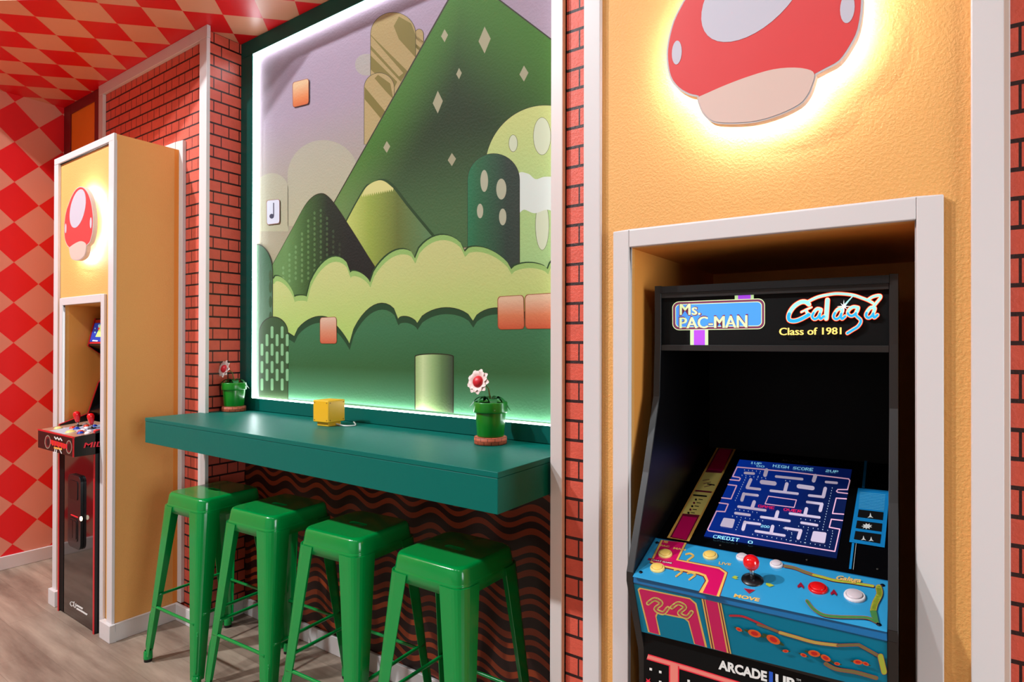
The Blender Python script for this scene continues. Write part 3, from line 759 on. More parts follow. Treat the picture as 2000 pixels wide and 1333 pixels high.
# ------------------------------------------------------------------ yellow cube lamp with its cable
YC1 = mat('yellow_plastic', (240, 182, 34), .4); YC2 = mat('dark_bolt', (150, 96, 14), .5)
cx_, cy_ = -2.185, 1.715
cu_ = thing('cube_lamp', 'small yellow plastic cube lamp on the teal counter', 'lamp', (cx_, cy_, ZT), math.radians(-4 + 8))
b = MB(); s_ = .048; b.box(-s_, s_, -s_, s_, .018, .018 + 2 * s_); bd = b.build('body', YC1, cu_, bevel=.004)
b = MB(); b.box(-.036, .036, -.036, .036, 0, .018); b.build('base', YC1, cu_, bevel=.003)
for u in (-1, 1):
    for v in (-1, 1):
        for fx in (0, 1):
            b = MB()
            p = (u * .038, -s_ - .0003, .018 + s_ + v * .038) if fx == 0 else (s_ + .0003, u * .038, .018 + s_ + v * .038)
            Mx = Matrix.Rotation(math.radians(90), 4, 'X') if fx == 0 else Matrix.Rotation(math.radians(90), 4, 'Y')
            b.lathe([(0, .001), (.0022, .001), (.0026, 0)], p, 12, M=Mx)
            b.build('bolt', YC2, bd)
CABW = mat('white_cable', (220, 222, 220), .4)
b = MB(); pth = smooth([(cx_ + .034, cy_ + .01, ZT + .008), (cx_ + .06, cy_ + .012, ZT + .006), (cx_ + .10, cy_ + .01, ZT + .004), (cx_ + .115, cy_ + .05, ZT + .004), (cx_ + .075, cy_ + .075, ZT + .012)], 6)
b.tube(pth, .0032, 8); b.build('cable', CABW, cu_, world=True)

# ------------------------------------------------------------------ backlit toadstool signs
CAPR = mat('sign_red', (222, 70, 70), .35); CAPW = mat('sign_pale_grey', (200, 194, 204), .4); STM = mat('sign_beige', (222, 190, 176), .4); SIDE = mat('sign_edge', (196, 190, 190), .5)
HALO = mat('warm_white_light_strip', (240, 238, 255), .5, emit=120)
cap = [(-.4386, 2.244), (-.4611, 2.207), (-.4737, 2.1613), (-.4755, 2.125), (-.4685, 2.0856), (-.4508, 2.0566), (-.426, 2.036), (-.4078, 2.0281)]
stem = [(-.4065, 2.017), (-.3969, 1.9908), (-.3803, 1.9706), (-.3617, 1.9607), (-.3253, 1.9524), (-.2858, 1.9483), (-.2435, 1.9528), (-.207, 1.9645), (-.1911, 1.9805), (-.1833, 1.9981), (-.1784, 2.0163)]
cap2 = [(-.1602, 2.0224), (-.1376, 2.0313), (-.1191, 2.0556), (-.1060, 2.0838), (-.1001, 2.1333), (-.105, 2.18), (-.128, 2.24), (-.168, 2.29), (-.222, 2.324), (-.28, 2.335), (-.34, 2.322), (-.39, 2.29)]
seam_ = [(-.1784, 2.0163), (-.186, 2.030), (-.215, 2.043), (-.255, 2.050), (-.30, 2.048), (-.345, 2.042), (-.385, 2.034), (-.4078, 2.0281)]
def offs(pts, d):
    n = len(pts); o = []
    ar = sum(pts[i][0] * pts[(i + 1) % n][1] - pts[(i + 1) % n][0] * pts[i][1] for i in range(n)); sg = 1 if ar > 0 else -1
    for i in range(n):
        a, c = Vector(pts[i - 1]), Vector(pts[(i + 1) % n]); t = (c - a).normalized(); o.append((pts[i][0] - sg * t.y * d, pts[i][1] + sg * t.x * d))
    return o
def sign(dx, dz, label):
    t = thing('wall_sign', label, 'sign', (-.288 + dx, YF - .05, 2.13 + dz), 0, 'backlit toadstool signs')
    S = lambda pts: [(x + dx, z + dz) for x, z in pts]
    outl = smooth(cap, 3) + smooth(stem, 3) + smooth(cap2, 3)
    outl = S(outl)
    b = MB(); b.prism(outl, YF - .056, YF - .036, ax='y'); b.build('panel', SIDE, t, world=True)
    y = YF - .0564
    b = MB(); b.prism(offs(outl, .004), y, y + .001, ax='y'); b.build('red_cap', CAPR, t, world=True)
    b = MB(); st = S(stem + seam_[1:]); b.prism(offs(smooth(st, 3, True), .003), y - .0008, y, ax='y'); b.build('beige_stem', STM, t, world=True)
    e = [(-.294 + .104 * math.cos(a) * 1.0 + .012 * math.sin(a), 2.222 + .096 * math.sin(a) + .016 * math.cos(a)) for a in [2 * math.pi * i / 40 for i in range(40)]]
    b = MB(); b.prism(S(e), y - .0008, y, ax='y'); b.build('pale_spot', CAPW, t, world=True)
    for ex, ez, rx, rz in ((-.452, 2.135, .011, .026), (-.126, 2.128, .012, .028)):
        b = MB(); b.prism(S([(ex + rx * math.cos(a), ez + rz * math.sin(a)) for a in [2 * math.pi * i / 20 for i in range(20)]]), y - .0008, y, ax='y'); b.build('pale_spot', CAPW, t, world=True)
    # light strip along the back edge, facing the wall
    o1 = offs(outl, .008); o2 = offs(outl, .016); n = len(o1); b = MB()
    b.add([(x, YF - .0355, z) for x, z in o1] + [(x, YF - .0355, z) for x, z in o2], [(i, (i + 1) % n, n + (i + 1) % n, n + i) for i in range(n)])
    b.add([(x, YF - .0335, z) for x, z in o1] + [(x, YF - .0335, z) for x, z in o2], [(i, n + i, n + (i + 1) % n, (i + 1) % n) for i in range(n)])
    b.build('light_strip', HALO, t, world=True)
    for u in (-.06, .06):
        b = MB(); b.lathe([(.006, 0), (.006, .036)], (-.288 + dx + u, YF, 2.16 + dz), 12, M=Matrix.Rotation(math.radians(90), 4, 'X')); b.build('standoff', STEEL, t, world=True)
sign(0, 0, 'large backlit red toadstool sign above the near arcade cabinet')
sign(-3.385, -.018, 'backlit red toadstool sign on the far yellow alcove, the farther and smaller-looking one')

# ------------------------------------------------------------------ near arcade cabinet
AX, AY, AR = -.297, 1.3, .0336
ac = thing('arcade_cabinet', 'black arcade cabinet with a lit maze screen and blue control deck in the near alcove', 'arcade machine', (AX, AY, 0), AR)
LM = LOC[ac.name]
def lw(x, y, z): return LM @ Vector((x, y - AY, z))
def ln(x, y, z): return (LM.to_3x3() @ Vector((x, y, z))).normalized()
W2, TK = .25, .016
prof = [(1.405, 1.640), (1.405, 1.50), (1.396, 1.372), (1.325, 1.201), (1.253, 1.052), (1.228, 1.001), (1.228, .982), (1.266, .883), (1.298, .803), (1.304, .76), (1.304, 0), (1.87, 0), (1.87, 1.640)]
L = lambda pts: [(y - AY, z) for y, z in pts]
for sx in (-1, 1):
    b = MB(); x0, x1 = (-W2, -W2 + TK) if sx < 0 else (W2 - TK, W2)
    b.prism(L(prof), x0, x1); s_ = b.build('side_panel', BLACK, ac, bevel=.001)
    b = MB(); fr = L(prof[:11]); 
    for i in range(len(fr) - 1):
        (ya, za), (yb_, zb) = fr[i], fr[i + 1]
        d = Vector((yb_ - ya, zb - za)).normalized(); nn = Vector((d.y, -d.x)); nn = -nn if nn.x > 0 else nn
        q = [(ya, za), (yb_, zb), (yb_ + nn.x * .0015, zb + nn.y * .0015), (ya + nn.x * .0015, za + nn.y * .0015)]
        b.prism(q, x0 + .0008, x1 - .0008)
    b.build('edge_molding', TMOLD, s_)
XI = W2 - TK
b = MB(); b.box(-XI, XI, 1.40 - AY, 1.86 - AY, 1.622, 1.638); b.build('top_panel', BLACK, ac)
b = MB(); b.box(-XI, XI, 1.845 - AY, 1.86 - AY, .02, 1.622); b.build('back_panel', BLACKM, ac)
DK0, DZ0, DK1, DZ1 = 1.2275, .9985, 1.367, 1.0408
tilt = math.atan2(DZ1 - DZ0, DK1 - DK0)
# marquee
MY = 1.412; MZ0, MZ1 = 1.483, 1.622
mq = MB(); mq.box(-XI, XI, MY + .003 - AY, MY + .06 - AY, MZ0, MZ1); mq = mq.build('marquee', BLACKM, ac)
b = MB(); b.box(-XI, XI, MY - .006 - AY, MY + .003 - AY, MZ1 - .012, MZ1 + .004); b.box(-XI, XI, MY - .006 - AY, MY + .003 - AY, MZ0, MZ0 + .014)
b.build('marquee_rail', TMOLD, mq, bevel=.001)
def em(name, rgb, e): return mat(name, rgb, .4, emit=e)
ME = .85
mP = em('lit_purple', (168, 70, 232), ME); mG = em('lit_pale_green', (190, 226, 160), ME); mM = em('lit_mauve', (120, 50, 84), ME * .6)
mC = em('lit_cream_green', (206, 222, 168), ME * .9); mB = em('lit_blue', (66, 140, 232), ME); mK = mat('print_black', (10, 9, 10), .5); mGB = mat('marquee_glass_dark', (9, 10, 11), .25)
A = Art(lw(0, MY + .0029, 1.55), ln(0, -1, 0))
A.frame(8.3333, 1290, 540)
A.poly([(1208, 190), (1518, 174), (1518, 370), (1208, 380)], mG); A.poly([(1262, 186), (1468, 176), (1468, 372), (1262, 380)], mP)
A.poly([(484, 872), (776, 868), (776, 1130), (484, 1132)], mG); A.poly([(542, 872), (724, 870), (724, 1131), (542, 1132)], mP)
Q = [(190, 414), (1700, 358), (1700, 860), (195, 880)]
def rq(q, r, i, ry=None):
    # rounded quad inset by i (in quad units)
    return quadmap(q, rr(i, i * 3, 1 - i, 1 - i * 3, r, 6))
def rq2(q, ix, iy, rx, ry):
    o = []
    for cx, cy, a in ((1 - ix - rx, iy + ry, -90), (1 - ix - rx, 1 - iy - ry, 0), (ix + rx, 1 - iy - ry, 90), (ix + rx, iy + ry, 180)):
        for k in range(7):
            t = math.radians(a + 15 * k); o.append((cx + rx * math.cos(t), cy + ry * math.sin(t)))
    return quadmap(q, o)
A.poly(rq2(Q, 0, 0, .075, .22), mC); A.poly(rq2(Q, .008, .024, .068, .2), mM); A.poly(rq2(Q, .032, .095, .05, .15), mC); A.poly(rq2(Q, .040, .118, .045, .13), mB)
A.text('Ms.', [(300, 436), (672, 424), (672, 644), (300, 649)], mM, bold=.03)
for q_ in (-6, 0, 6): A.text('Ms.', [(318 + q_, 452), (648 + q_, 442), (648 + q_, 628), (318 + q_, 632)], mC)
A.text('PAC-MAN', [(295, 655), (1425, 610), (1425, 850), (295, 864)], mM, bold=.03)
for q_ in (-7, 0, 7): A.text('PAC-MAN', [(315 + q_, 672), (1408 + q_, 632), (1408 + q_, 838), (315 + q_, 850)], mC)
lC = em('lit_cyan_pale', (160, 218, 216), ME * .85); lB = em('lit_cyan_deep', (44, 168, 214), ME); lR = em('lit_red', (232, 48, 40), ME); lO = em('lit_peach', (255, 214, 160), ME * .9); lW = em('lit_white', (240, 250, 255), ME * 1.6)
A.frame(8, 1510, 540)
def gal(pts, wd):
    A.stroke(pts, [x + 34 for x in wd] if isinstance(wd, list) else wd + 34, lR)
def gal2(pts, wd, mm): A.stroke(pts, wd, mm)
arcp = smooth([(540, 400), (700, 325), (900, 280), (1050, 272), (1250, 295), (1400, 345), (1500, 385), (1560, 420)], 5)
gbar = [(440, 560), (510, 525), (600, 485)]; gleg = [(515, 530), (550, 610)]
tail = smooth([(1480, 370), (1560, 320), (1660, 300), (1680, 330), (1620, 410), (1570, 470)], 5)
Cc = smooth([(560, 440), (500, 400), (420, 410), (320, 480), (250, 590), (250, 680), (330, 700), (430, 670), (560, 600)], 5)
def cap_a(x, y, s=1): return smooth([(x + 110 * s, y), (x + 50 * s, y - 10), (x, y + 40), (x - 30, y + 110), (x + 10, y + 150), (x + 70, y + 110), (x + 110 * s, y + 10), (x + 85, y + 90), (x + 100, y + 145), (x + 150, y + 105)], 4)
paths = [(gbar, 22), (gleg, 40), (arcp, 38), (tail, 40), (Cc, 62), (cap_a(640, 520), 46), ([(850, 370), (840, 520), (830, 660)], 66), (cap_a(975, 520), 46), (cap_a(1480, 500), 48),
         (smooth([(1330, 490), (1250, 480), (1180, 530), (1170, 590), (1230, 620), (1300, 570), (1330, 500), (1290, 600), (1370, 690), (1330, 780), (1240, 840), (1160, 890)], 5), 46)]
for p, wd in paths: A.stroke(p, wd + 26, lR)
A.l += 1
for p, wd in paths: A.stroke(p, wd + 10, lO)
for p, wd in paths:
    up = [q for q in p]
    A.stroke(up, wd - 6, lC)
for p, wd in paths:
    seg = []
    for q in p:
        if q[1] > 575: seg.append(q)
        else:
            if len(seg) > 1: A.stroke(seg, wd - 6, lB)
            seg = []
    if len(seg) > 1: A.stroke(seg, wd - 6, lB)
A.stroke([(1110, 460), (1180, 380), (1255, 300)], [34, 22, 16], lC)
st_ = []
for i in range(16):
    r = (110 if i % 4 == 0 else 75 if i % 2 == 0 else 22); a = 2 * math.pi * i / 16; st_.append((1105 + r * math.cos(a), 470 + r * math.sin(a) * .95))
A.poly(st_, lW)
lY = em('lit_cream_yellow', (250, 214, 112), ME)
for q_ in (-5, 0, 5): A.text('Class of 1981', [(98 + q_, 806), (1064 + q_, 798), (1064 + q_, 908), (98 + q_, 922)], lY)
A.build('marquee_artwork', mq)

# monitor surround, screen and instruction art on the sloping plane behind the deck
MP0 = lw(0, 1.3673, 1.0358); tn = .3033; MN = ln(0, -math.sin(tn), math.cos(tn))
b = MB(); b.prism(L([(1.372, 1.037), (1.845, 1.037 + .473 * math.tan(tn)), (1.845, 1.02 + .473 * math.tan(tn)), (1.372, 1.02)]), -XI, XI)
bz = b.build('monitor_bezel', mat('black_gloss_bezel', (9, 8, 10), .18), ac)
A = Art(MP0 + MN * .0012, MN)
pPK = mat('print_magenta', (214, 14, 96), .35); pYE = mat('print_gold', (236, 178, 84), .35); pCR = mat('print_cream', (236, 214, 118), .35); pBL = mat('print_bright_blue', (22, 132, 196), .35)
pRL = mat('print_dark_red_line', (120, 20, 50), .35); pW = mat('print_white', (228, 226, 220), .4)
A.frame(4.1667, 1280, 860)
A.poly([(500, 62), (655, 75), (275, 825), (95, 795)], pYE)
A.poly([(512, 66), (638, 77), (255, 818), (118, 792)], pRL); A.poly([(522, 70), (622, 78), (545, 252), (428, 243)], pPK); A.poly([(224, 618), (340, 632), (250, 812), (134, 788)], pPK, up=False)
A.poly([(405, 262), (545, 270), (472, 420), (322, 405)], pCR); A.poly([(318, 418), (462, 432), (368, 612), (218, 598)], pCR, up=False)
A.l += 1
for i in range(3): A.stroke([(385 + i * 6, 330 + i * 26), (440 + i * 12, 320 + i * 22)], 5, pRL, up=False, cap=False)
A.stroke([(425, 358), (478, 366)], 9, mK); A.stroke([(312, 448), (415, 458)], 12, mK)
for i in range(5):
    A.stroke([(352 - i * 16, 482 + i * 27), (385 - i * 16, 486 + i * 27)], 5, mK, up=False, cap=False); A.ell(330 - i * 15, 485 + i * 27, 9, 9, pRL if i % 2 else mK, n=10, up=False)
# right hand instructions
A.stroke([(1713, 170), (1692, 388)], 22, pBL, cap=False); A.stroke([(1610, 838), (1585, 1050)], 20, pBL, up=False, cap=False); A.stroke([(1634, 842), (1610, 1055)], 3, pW, up=False, cap=False)
A.poly([(1650, 390), (1906, 415), (1866, 876), (1578, 830)], pBL)
A.l += 1
for i in range(11): A.stroke([(1664 - i, 425 + i * 12.5), (1872 - i, 446 + i * 12.5)], 3.2, mat('print_pale_blue', (110, 196, 226), .4), up=False, cap=False)
for q in ([(1655, 565), (1856, 588), (1850, 652), (1645, 626)], [(1642, 655), (1846, 680), (1840, 746), (1630, 716)], [(1628, 740), (1838, 768), (1828, 842), (1615, 806)]): A.poly(q, mK, up=False)
def ship(x, y, s): A.poly([(x, y - s), (x + s * .35, y + s * .2), (x + s, y + s * .75), (x + s * .1, y + s * .55), (x - s * .1, y + s * .55), (x - s, y + s * .7), (x - s * .35, y + s * .2)], pW, up=False)
A.l += 1
ship(1750, 616, 24); ship(1694, 800, 22); ship(1756, 808, 22)
A.poly([(1722 + (46 if i % 2 else 26) * math.cos(i * math.pi / 9), 702 + (26 if i % 2 else 14) * math.sin(i * math.pi / 9)) for i in range(18)], pW, up=False)
A.frame(1, 0, 0)
A.text('ARCADE1UP', [(1528, 897.5), (1578, 903), (1577, 907), (1527, 901.5)], mat('print_dim_grey', (110, 104, 100), .4))
A.build('printed_artwork', bz)
# screen picture
def scr(name, rgb, e): return mat(name, rgb, .25, emit=e)
M = newmat('screen_blue_glow', .2); g = G(M); x, y, z = g.pos()
r = g.nt.nodes.new('ShaderNodeMapRange'); r.inputs['From Min'].default_value = -.44; r.inputs['From Max'].default_value = -.20; g.nt.links.new(x, r.inputs['Value'])
c_ = g.mix(r.outputs['Result'], lin((6, 46, 150)), lin((6, 22, 78)))
g.nt.links.new(c_, g.b.inputs['Emission Color']); g.b.inputs['Emission Strength'].default_value = .9; g.b.inputs['Base Color'].default_value = (.005, .01, .03, 1)
SB = M
A = Art(MP0 + MN * .0016, MN, .00008)
A.frame(6.6667, 1380, 900)
A.poly([(430, -13), (1893, 117), (1693, 1277), (-35, 987)], SB)
SP_ = scr('screen_pink_line', (222, 168, 194), .75); SG_ = scr('screen_wall_pinkgrey', (190, 176, 198), .72); SR_ = scr('screen_red_text', (232, 30, 74), .9); SC_ = scr('screen_cyan_text', (150, 226, 250), .95); SD_ = scr('screen_dot', (190, 206, 226), .9)
def wl(pts, wd=15): A.stroke(pts, wd, SP_, up=False)
A.l += 1
wl([(305, 250), (425, 262), (440, 235), (425, 222), (340, 208), (398, 85), (1100, 150), (1850, 240), (1865, 262), (1835, 380), (1710, 378), (1692, 400), (1708, 415), (1835, 430)])
wl([(280, 314), (392, 328), (318, 500), (198, 486)]); wl([(165, 552), (282, 568), (240, 668), (130, 660), (15, 900), (30, 916), (1670, 1185), (1735, 895), (1598, 870), (1625, 765), (1770, 782)])
wl([(1820, 500), (1688, 490), (1640, 690), (1785, 700)])
wl([(805, 465), (1170, 515), (1140, 612), (762, 565), (805, 465)], 12)
def bar(a, b_, wd=32): A.stroke([a, b_], wd, SG_, up=False)
A.l += 1
bar((500, 162), (615, 170)); bar((905, 208), (1245, 243)); bar((1555, 280), (1695, 292)); bar((780, 125), (762, 190), 50); bar((1415, 200), (1395, 262), 50)
bar((720, 280), (885, 300), 55); bar((1200, 335), (1380, 360), 55)
bar((575, 250), (530, 350), 42); bar((525, 355), (695, 375)); bar((1545, 365), (1520, 470), 46); bar((1335, 455), (1520, 475))
bar((1045, 305), (1020, 400), 46); bar((835, 393), (1185, 433))
bar((485, 435), (460, 515), 42); bar((490, 435), (665, 455)); bar((1310, 540), (1500, 565)); bar((1500, 570), (1480, 650), 46)
bar((620, 540), (595, 610), 46); bar((415, 600), (765, 650)); bar((1300, 630), (1280, 710), 46); bar((1085, 690), (1470, 742))
bar((375, 685), (560, 710)); bar((925, 670), (900, 755), 46); bar((710, 735), (1080, 788)); bar((1235, 810), (1440, 843))
bar((500, 805), (475, 895), 44); bar((505, 805), (695, 830)); bar((860, 860), (840, 945), 46); bar((640, 920), (1015, 978))
bar((1025, 880), (1230, 912)); bar((1225, 915), (1195, 1010), 46)
A.poly(quadmap([(222, 745), (372, 765), (338, 882), (172, 855)], rr(0, 0, 1, 1, .12)), SG_, up=False); A.poly(quadmap([(1388, 918), (1565, 940), (1540, 1080), (1352, 1050)], rr(0, 0, 1, 1, .12)), SG_, up=False)
A.l += 1
def dots(a, b_, n):
    for i in range(n):
        t = i / max(1, n - 1); A.ell(a[0] + (b_[0] - a[0]) * t, a[1] + (b_[1] - a[1]) * t, 5.5, 5.5, SD_, n=6, up=False)
dots((495, 122), (700, 142), 5); dots((462, 192), (770, 232), 7); dots((510, 225), (375, 518), 11); dots((690, 165), (655, 245), 3)
dots((1636, 358), (1510, 900), 17); dots((375, 636), (655, 678), 6); dots((338, 725), (730, 785), 8); dots((440, 775), (383, 900), 5)
dots((600, 962), (1540, 1112), 16); dots((948, 848), (1108, 942), 4); dots((1228, 760), (1475, 794), 5); dots((1200, 856), (1640, 918), 8); dots((1320, 905), (1275, 1070), 5); dots((1640, 950), (1600, 1128), 6); dots((1110, 960), (1085, 1045), 3); dots((1030, 262), (1085, 268), 2)
A.l += 1
A.bits('1UP', [(575, 14), (720, 30), (712, 56), (567, 40)], SC_, up=False); A.bits('00', [(655, 58), (755, 68), (748, 90), (648, 80)], SC_, up=False)
A.bits('HIGH', [(868, 50), (1075, 72), (1068, 106), (860, 82)], SC_, up=False); A.bits('SCORE', [(1130, 80), (1392, 100), (1384, 138), (1122, 112)], SC_, up=False); A.bits('2UP', [(1556, 118), (1718, 132), (1710, 162), (1548, 146)], SC_, up=False)
A.bits('CREDIT', [(95, 968), (430, 1015), (415, 1060), (80, 1008)], SC_, up=False); A.bits('0', [(545, 1042), (605, 1050), (595, 1088), (535, 1078)], SC_, up=False)
A.bits('GAME', [(675, 574), (888, 602), (880, 636), (667, 606)], SR_, up=False); A.bits('OVER', [(1008, 618), (1240, 648), (1230, 684), (1000, 652)], SR_, up=False)
A.bits('200', [(712, 838), (822, 852), (814, 882), (704, 868)], SC_, up=False)
A.build('screen', bz)

# control deck
b = MB(); b.prism(L([(DK0, DZ0), (DK1, DZ1), (DK1, DZ1 - .03), (DK0 + .012, DZ0 - .03), (DK0 - .0005, DZ0 - .0175)]), -XI, XI)
dk = b.build('control_deck', mat('deck_blue', (16, 104, 160), .3, coat=.3), ac, bevel=.0012)
DP = lw(0, DK0, DZ0); DN = ln(0, -math.sin(tilt), math.cos(tilt))
A = Art(DP + DN * .0003, DN)
dB = mat('deck_print_blue', (50, 156, 206), .3, coat=.3); dY = mat('deck_print_gold', (240, 190, 96), .32); dG = mat('print_lime', (176, 190, 62), .35); dOl = mat('print_olive', (128, 116, 70), .35); dDG = mat('print_green', (70, 130, 70), .35); dR = mat('print_red', (200, 36, 52), .35); dDR = mat('print_crimson', (150, 20, 50), .35)
A.frame(1, 0, 0)
A.poly([(1280.5, 1052), (1735, 1136.5), (1732.5, 1235.5), (1235.5, 1127)], dB)
A.frame(6.664, 1220, 1030)
A.poly([(468, 165), (812, 208), (708, 420), (1240, 520), (1345, 592), (1322, 670), (1240, 912), (958, 852), (1045, 700), (1020, 650), (950, 625), (520, 540), (322, 470)], pRL)
A.poly([(476, 167), (806, 207), (698, 424), (1234, 526), (1335, 594), (1312, 664), (1230, 908), (968, 852), (1060, 700), (1030, 640), (955, 612), (520, 525), (330, 458)], dY, up=True)
A.poly([(500, 172), (780, 205), (668, 432), (1226, 546), (1302, 600), (1284, 656), (1196, 898), (1015, 858), (1092, 700), (1058, 622), (965, 588), (530, 505), (360, 452)], pPK)
A.poly([(312, 402), (632, 458), (618, 488), (300, 430)], dDR)
A.text('START GAME', [(350, 418), (618, 464), (612, 480), (344, 432)], pW, bold=.02)
A.text('MS', [(516, 174), (572, 182), (560, 212), (504, 204)], dY, bold=.04, up=False); A.text('PAC', [(470, 228), (588, 244), (578, 266), (460, 250)], dY, bold=.04, up=False); A.text('MAN', [(640, 262), (800, 286), (790, 308), (630, 286)], dY, bold=.04, up=False)
A.text('LIVE', [(1230, 450), (1390, 476), (1378, 500), (1222, 486)], dY, bold=.02, up=False)
A.text('MOVE', [(1435, 868), (1764, 930), (1745, 974), (1416, 912)], dY, bold=.04, up=False)
for (x, y) in ((850, 385), (700, 592), (872, 634)):      # plain gold flourishes
    A.stroke(smooth([(x - 50, y - 30), (x, y - 40), (x + 45, y - 10), (x + 10, y + 20), (x - 30, y + 50)], 4), 24, dY)
A.poly([(1392, 655), (1435, 632), (1482, 650), (1450, 662), (1480, 676), (1440, 680)], dG); A.poly([(1548, 798), (1700, 818), (1618, 866)], dR, up=False); A.poly([(1562, 806), (1680, 820), (1618, 858)], dDR)
A.frame(7.014, 1480, 1050)
A.poly([(115, 625), (165, 632), (228, 660), (160, 680), (110, 650)], dG)
for (x, y) in ((590, 655), (1043, 752)): A.poly([(x, y - 40), (x + 42, y + 20), (x + 35, y + 52), (x, y + 18), (x - 42, y + 40), (x - 48, y + 10)], dDR)
def ribbon(pts, wd, mm, edge=8): A.stroke(pts, [q + edge for q in wd] if isinstance(wd, list) else wd + edge, dR); A.stroke(pts, wd, mm)
p1 = smooth([(370, 395), (500, 420), (640, 475), (760, 515)], 5); ribbon(p1, 34, dOl)
p2 = smooth([(760, 515), (900, 550), (1050, 590), (1250, 615), (1400, 640), (1580, 670)], 5); ribbon(p2, 30, dG)
p3 = smooth([(1655, 690), (1668, 780), (1610, 900), (1580, 1010)], 5); ribbon(p3, 82, dG); A.l += 1
ribbon(smooth([(672, 870), (760, 980), (900, 1065), (1100, 1090), (1300, 1095), (1500, 1105), (1620, 1160)], 5), [12, 30, 36, 36, 36, 38, 40, 42] and 36, dDG)
A.poly([(1535, 1005), (1625, 1005), (1660, 1180), (1560, 1100)], dDG)
A.text('Galaga', [(1080, 520), (1420, 560), (1410, 640), (1070, 600)], dY, bold=.03, shear=.3)
A.frame(1, 0, 0)
A.build('printed_artwork', dk)
q3 = Matrix.Rotation(AR, 3, 'Z') @ Matrix.Rotation(tilt, 3, 'X')
def ondeck(px, py): return hit(px, py, DP + DN * .0006, DN)
LMi = LM.inverted()
qd = Matrix.Rotation(tilt, 3, 'X')
def button(px, py, r, m1, m2, kind='push_button'):
    c = LMi @ ondeck(px, py); b = MB()
    b.lathe([(r, 0), (r, .002), (r * .94, .0042), (r * .78, .0048), (r * .76, .0030)], c, 32, M=qd); o = b.build(kind, m1, dk)
    b = MB(); b.lathe([(r * .74, .0022), (r * .74, .0062), (r * .66, .0074), (0, .0068)], c, 32, M=qd); b.build('plunger', m2, o)
YB1 = mat('yellow_button', (246, 214, 128), .3); YB2 = mat('yellow_button_cap', (248, 206, 104), .28); WB = mat('white_button', (236, 228, 230), .3); WB2 = mat('white_button_cap', (222, 206, 210), .3); RB = mat('red_button', (226, 20, 24), .25); BKB = mat('black_plastic', (14, 14, 16), .35)
button(1220 + 528 / 6.664, 1030 + 356 / 6.664, .0155, YB1, YB2); button(1220 + 427 / 6.664, 1030 + 540 / 6.664, .0155, YB1, YB2); button(1220 + 1113 / 6.664, 1030 + 376 / 6.664, .0155, YB1, YB2)
button(1220 + 1530 / 6.664, 1030 + 402 / 6.664, .0125, WB, WB2); button(1480 + 255 / 7.014, 1050 + 380 / 7.014, .0128, WB, WB2)
button(1480 + 823 / 7.014, 1050 + 706 / 7.014, .0175, RB, RB); button(1480 + 1328 / 7.014, 1050 + 812 / 7.014, .0185, WB, WB2)
c = LMi @ ondeck(1469.5, 1133.5)
b = MB(); b.lathe([(.0215, 0), (.021, .002), (.010, .0045), (.0, .0045)], c, 32, M=qd); jk = b.build('joystick', BKB, dk)
up = qd @ Vector((0, 0, 1))
b = MB(); b.tube([c + up * .003, c + up * .034], .0045, 12); b.build('shaft', STEEL, jk)
bc = c + up * .041
b = MB(); b.lathe([(.0158 * math.sin(math.radians(t)), -.0158 * math.cos(math.radians(t))) for t in range(0, 181, 12)], bc, 32); b.build('ball', mat('red_ball', (232, 18, 26), .12, coat=.6), jk)
for px, py in ((1283.8, 1061), (1251.5, 1118.5), (1723.8, 1144.2), (1716.6, 1221)):
    b = MB(); b.lathe([(.0042, 0), (.0038, .0012), (0, .0014)], LMi @ ondeck(px, py), 14, M=qd); b.build('screw', mat('dark_blue_screw', (16, 24, 40), .4, metal=.6), dk)
for px, py in ((1407, 1065.5), (1576, 1094), (1714, 1112)):
    q = LMi @ hit(px, py, MP0 + MN * .0015, MN)
    b = MB(); b.lathe([(.0026, 0), (.0022, .0008), (0, .001)], q, 12, M=Matrix.Rotation(tn, 3, 'X')); b.build('screw', mat('dull_screw', (70, 66, 60), .4, metal=.7), bz)

# apron below the deck
P1 = (1.230, .9805); P2 = (1.2775, .8575)
b = MB(); b.prism(L([P1, (P1[0] + .015, P1[1]), (P2[0] + .015, P2[1]), P2]), -XI, XI); ap = b.build('apron', BLACK, ac)
AN = ln(0, -(P1[1] - P2[1]), -(P2[0] - P1[0]))
A = Art(lw(0, *P1) + AN * .0004, AN)
aB = mat('apron_print_blue', (0, 128, 160), .38, spec=.2)
A.frame(1, 0, 0)
A.poly([(1237.2, 1140.5), (1732.5, 1252.5), (1733, 1353), (1252.5, 1234.5)], aB)
A.frame(6.2586, 1210, 1120)
pinko = [(222, 200), (245, 178), (862, 306), (940, 370), (1072, 912), (912, 868), (838, 600), (790, 560), (470, 495), (452, 540), (502, 760), (350, 722)]
A.poly(pinko, dY); A.poly([(240, 210), (262, 196), (858, 322), (922, 380), (1045, 904), (922, 868), (850, 590), (800, 545), (462, 478), (436, 520), (482, 752), (368, 722)], pPK)
for (x, y) in ((470, 430), (760, 480)):                 # plain cream flourishes
    A.stroke(smooth([(x - 120, y - 60), (x - 40, y - 110), (x + 40, y - 60), (x - 30, y + 10), (x + 60, y + 60), (x + 120, y)], 5), 54, pCR); A.stroke(smooth([(x - 120, y - 60), (x - 40, y - 110), (x + 40, y - 60), (x - 30, y + 10), (x + 60, y + 60), (x + 120, y)], 5), 14, pPK)
A.poly([(1000, 302), (1242, 360), (1366, 990), (1118, 920)], dY); A.poly([(1048, 325), (1198, 362), (1312, 974), (1166, 932)], pPK)
A.poly([(1020, 308), (1034, 312), (1150, 928), (1134, 924)], pRL, up=False); A.poly([(1212, 352), (1226, 356), (1350, 986), (1334, 980)], pRL, up=False)
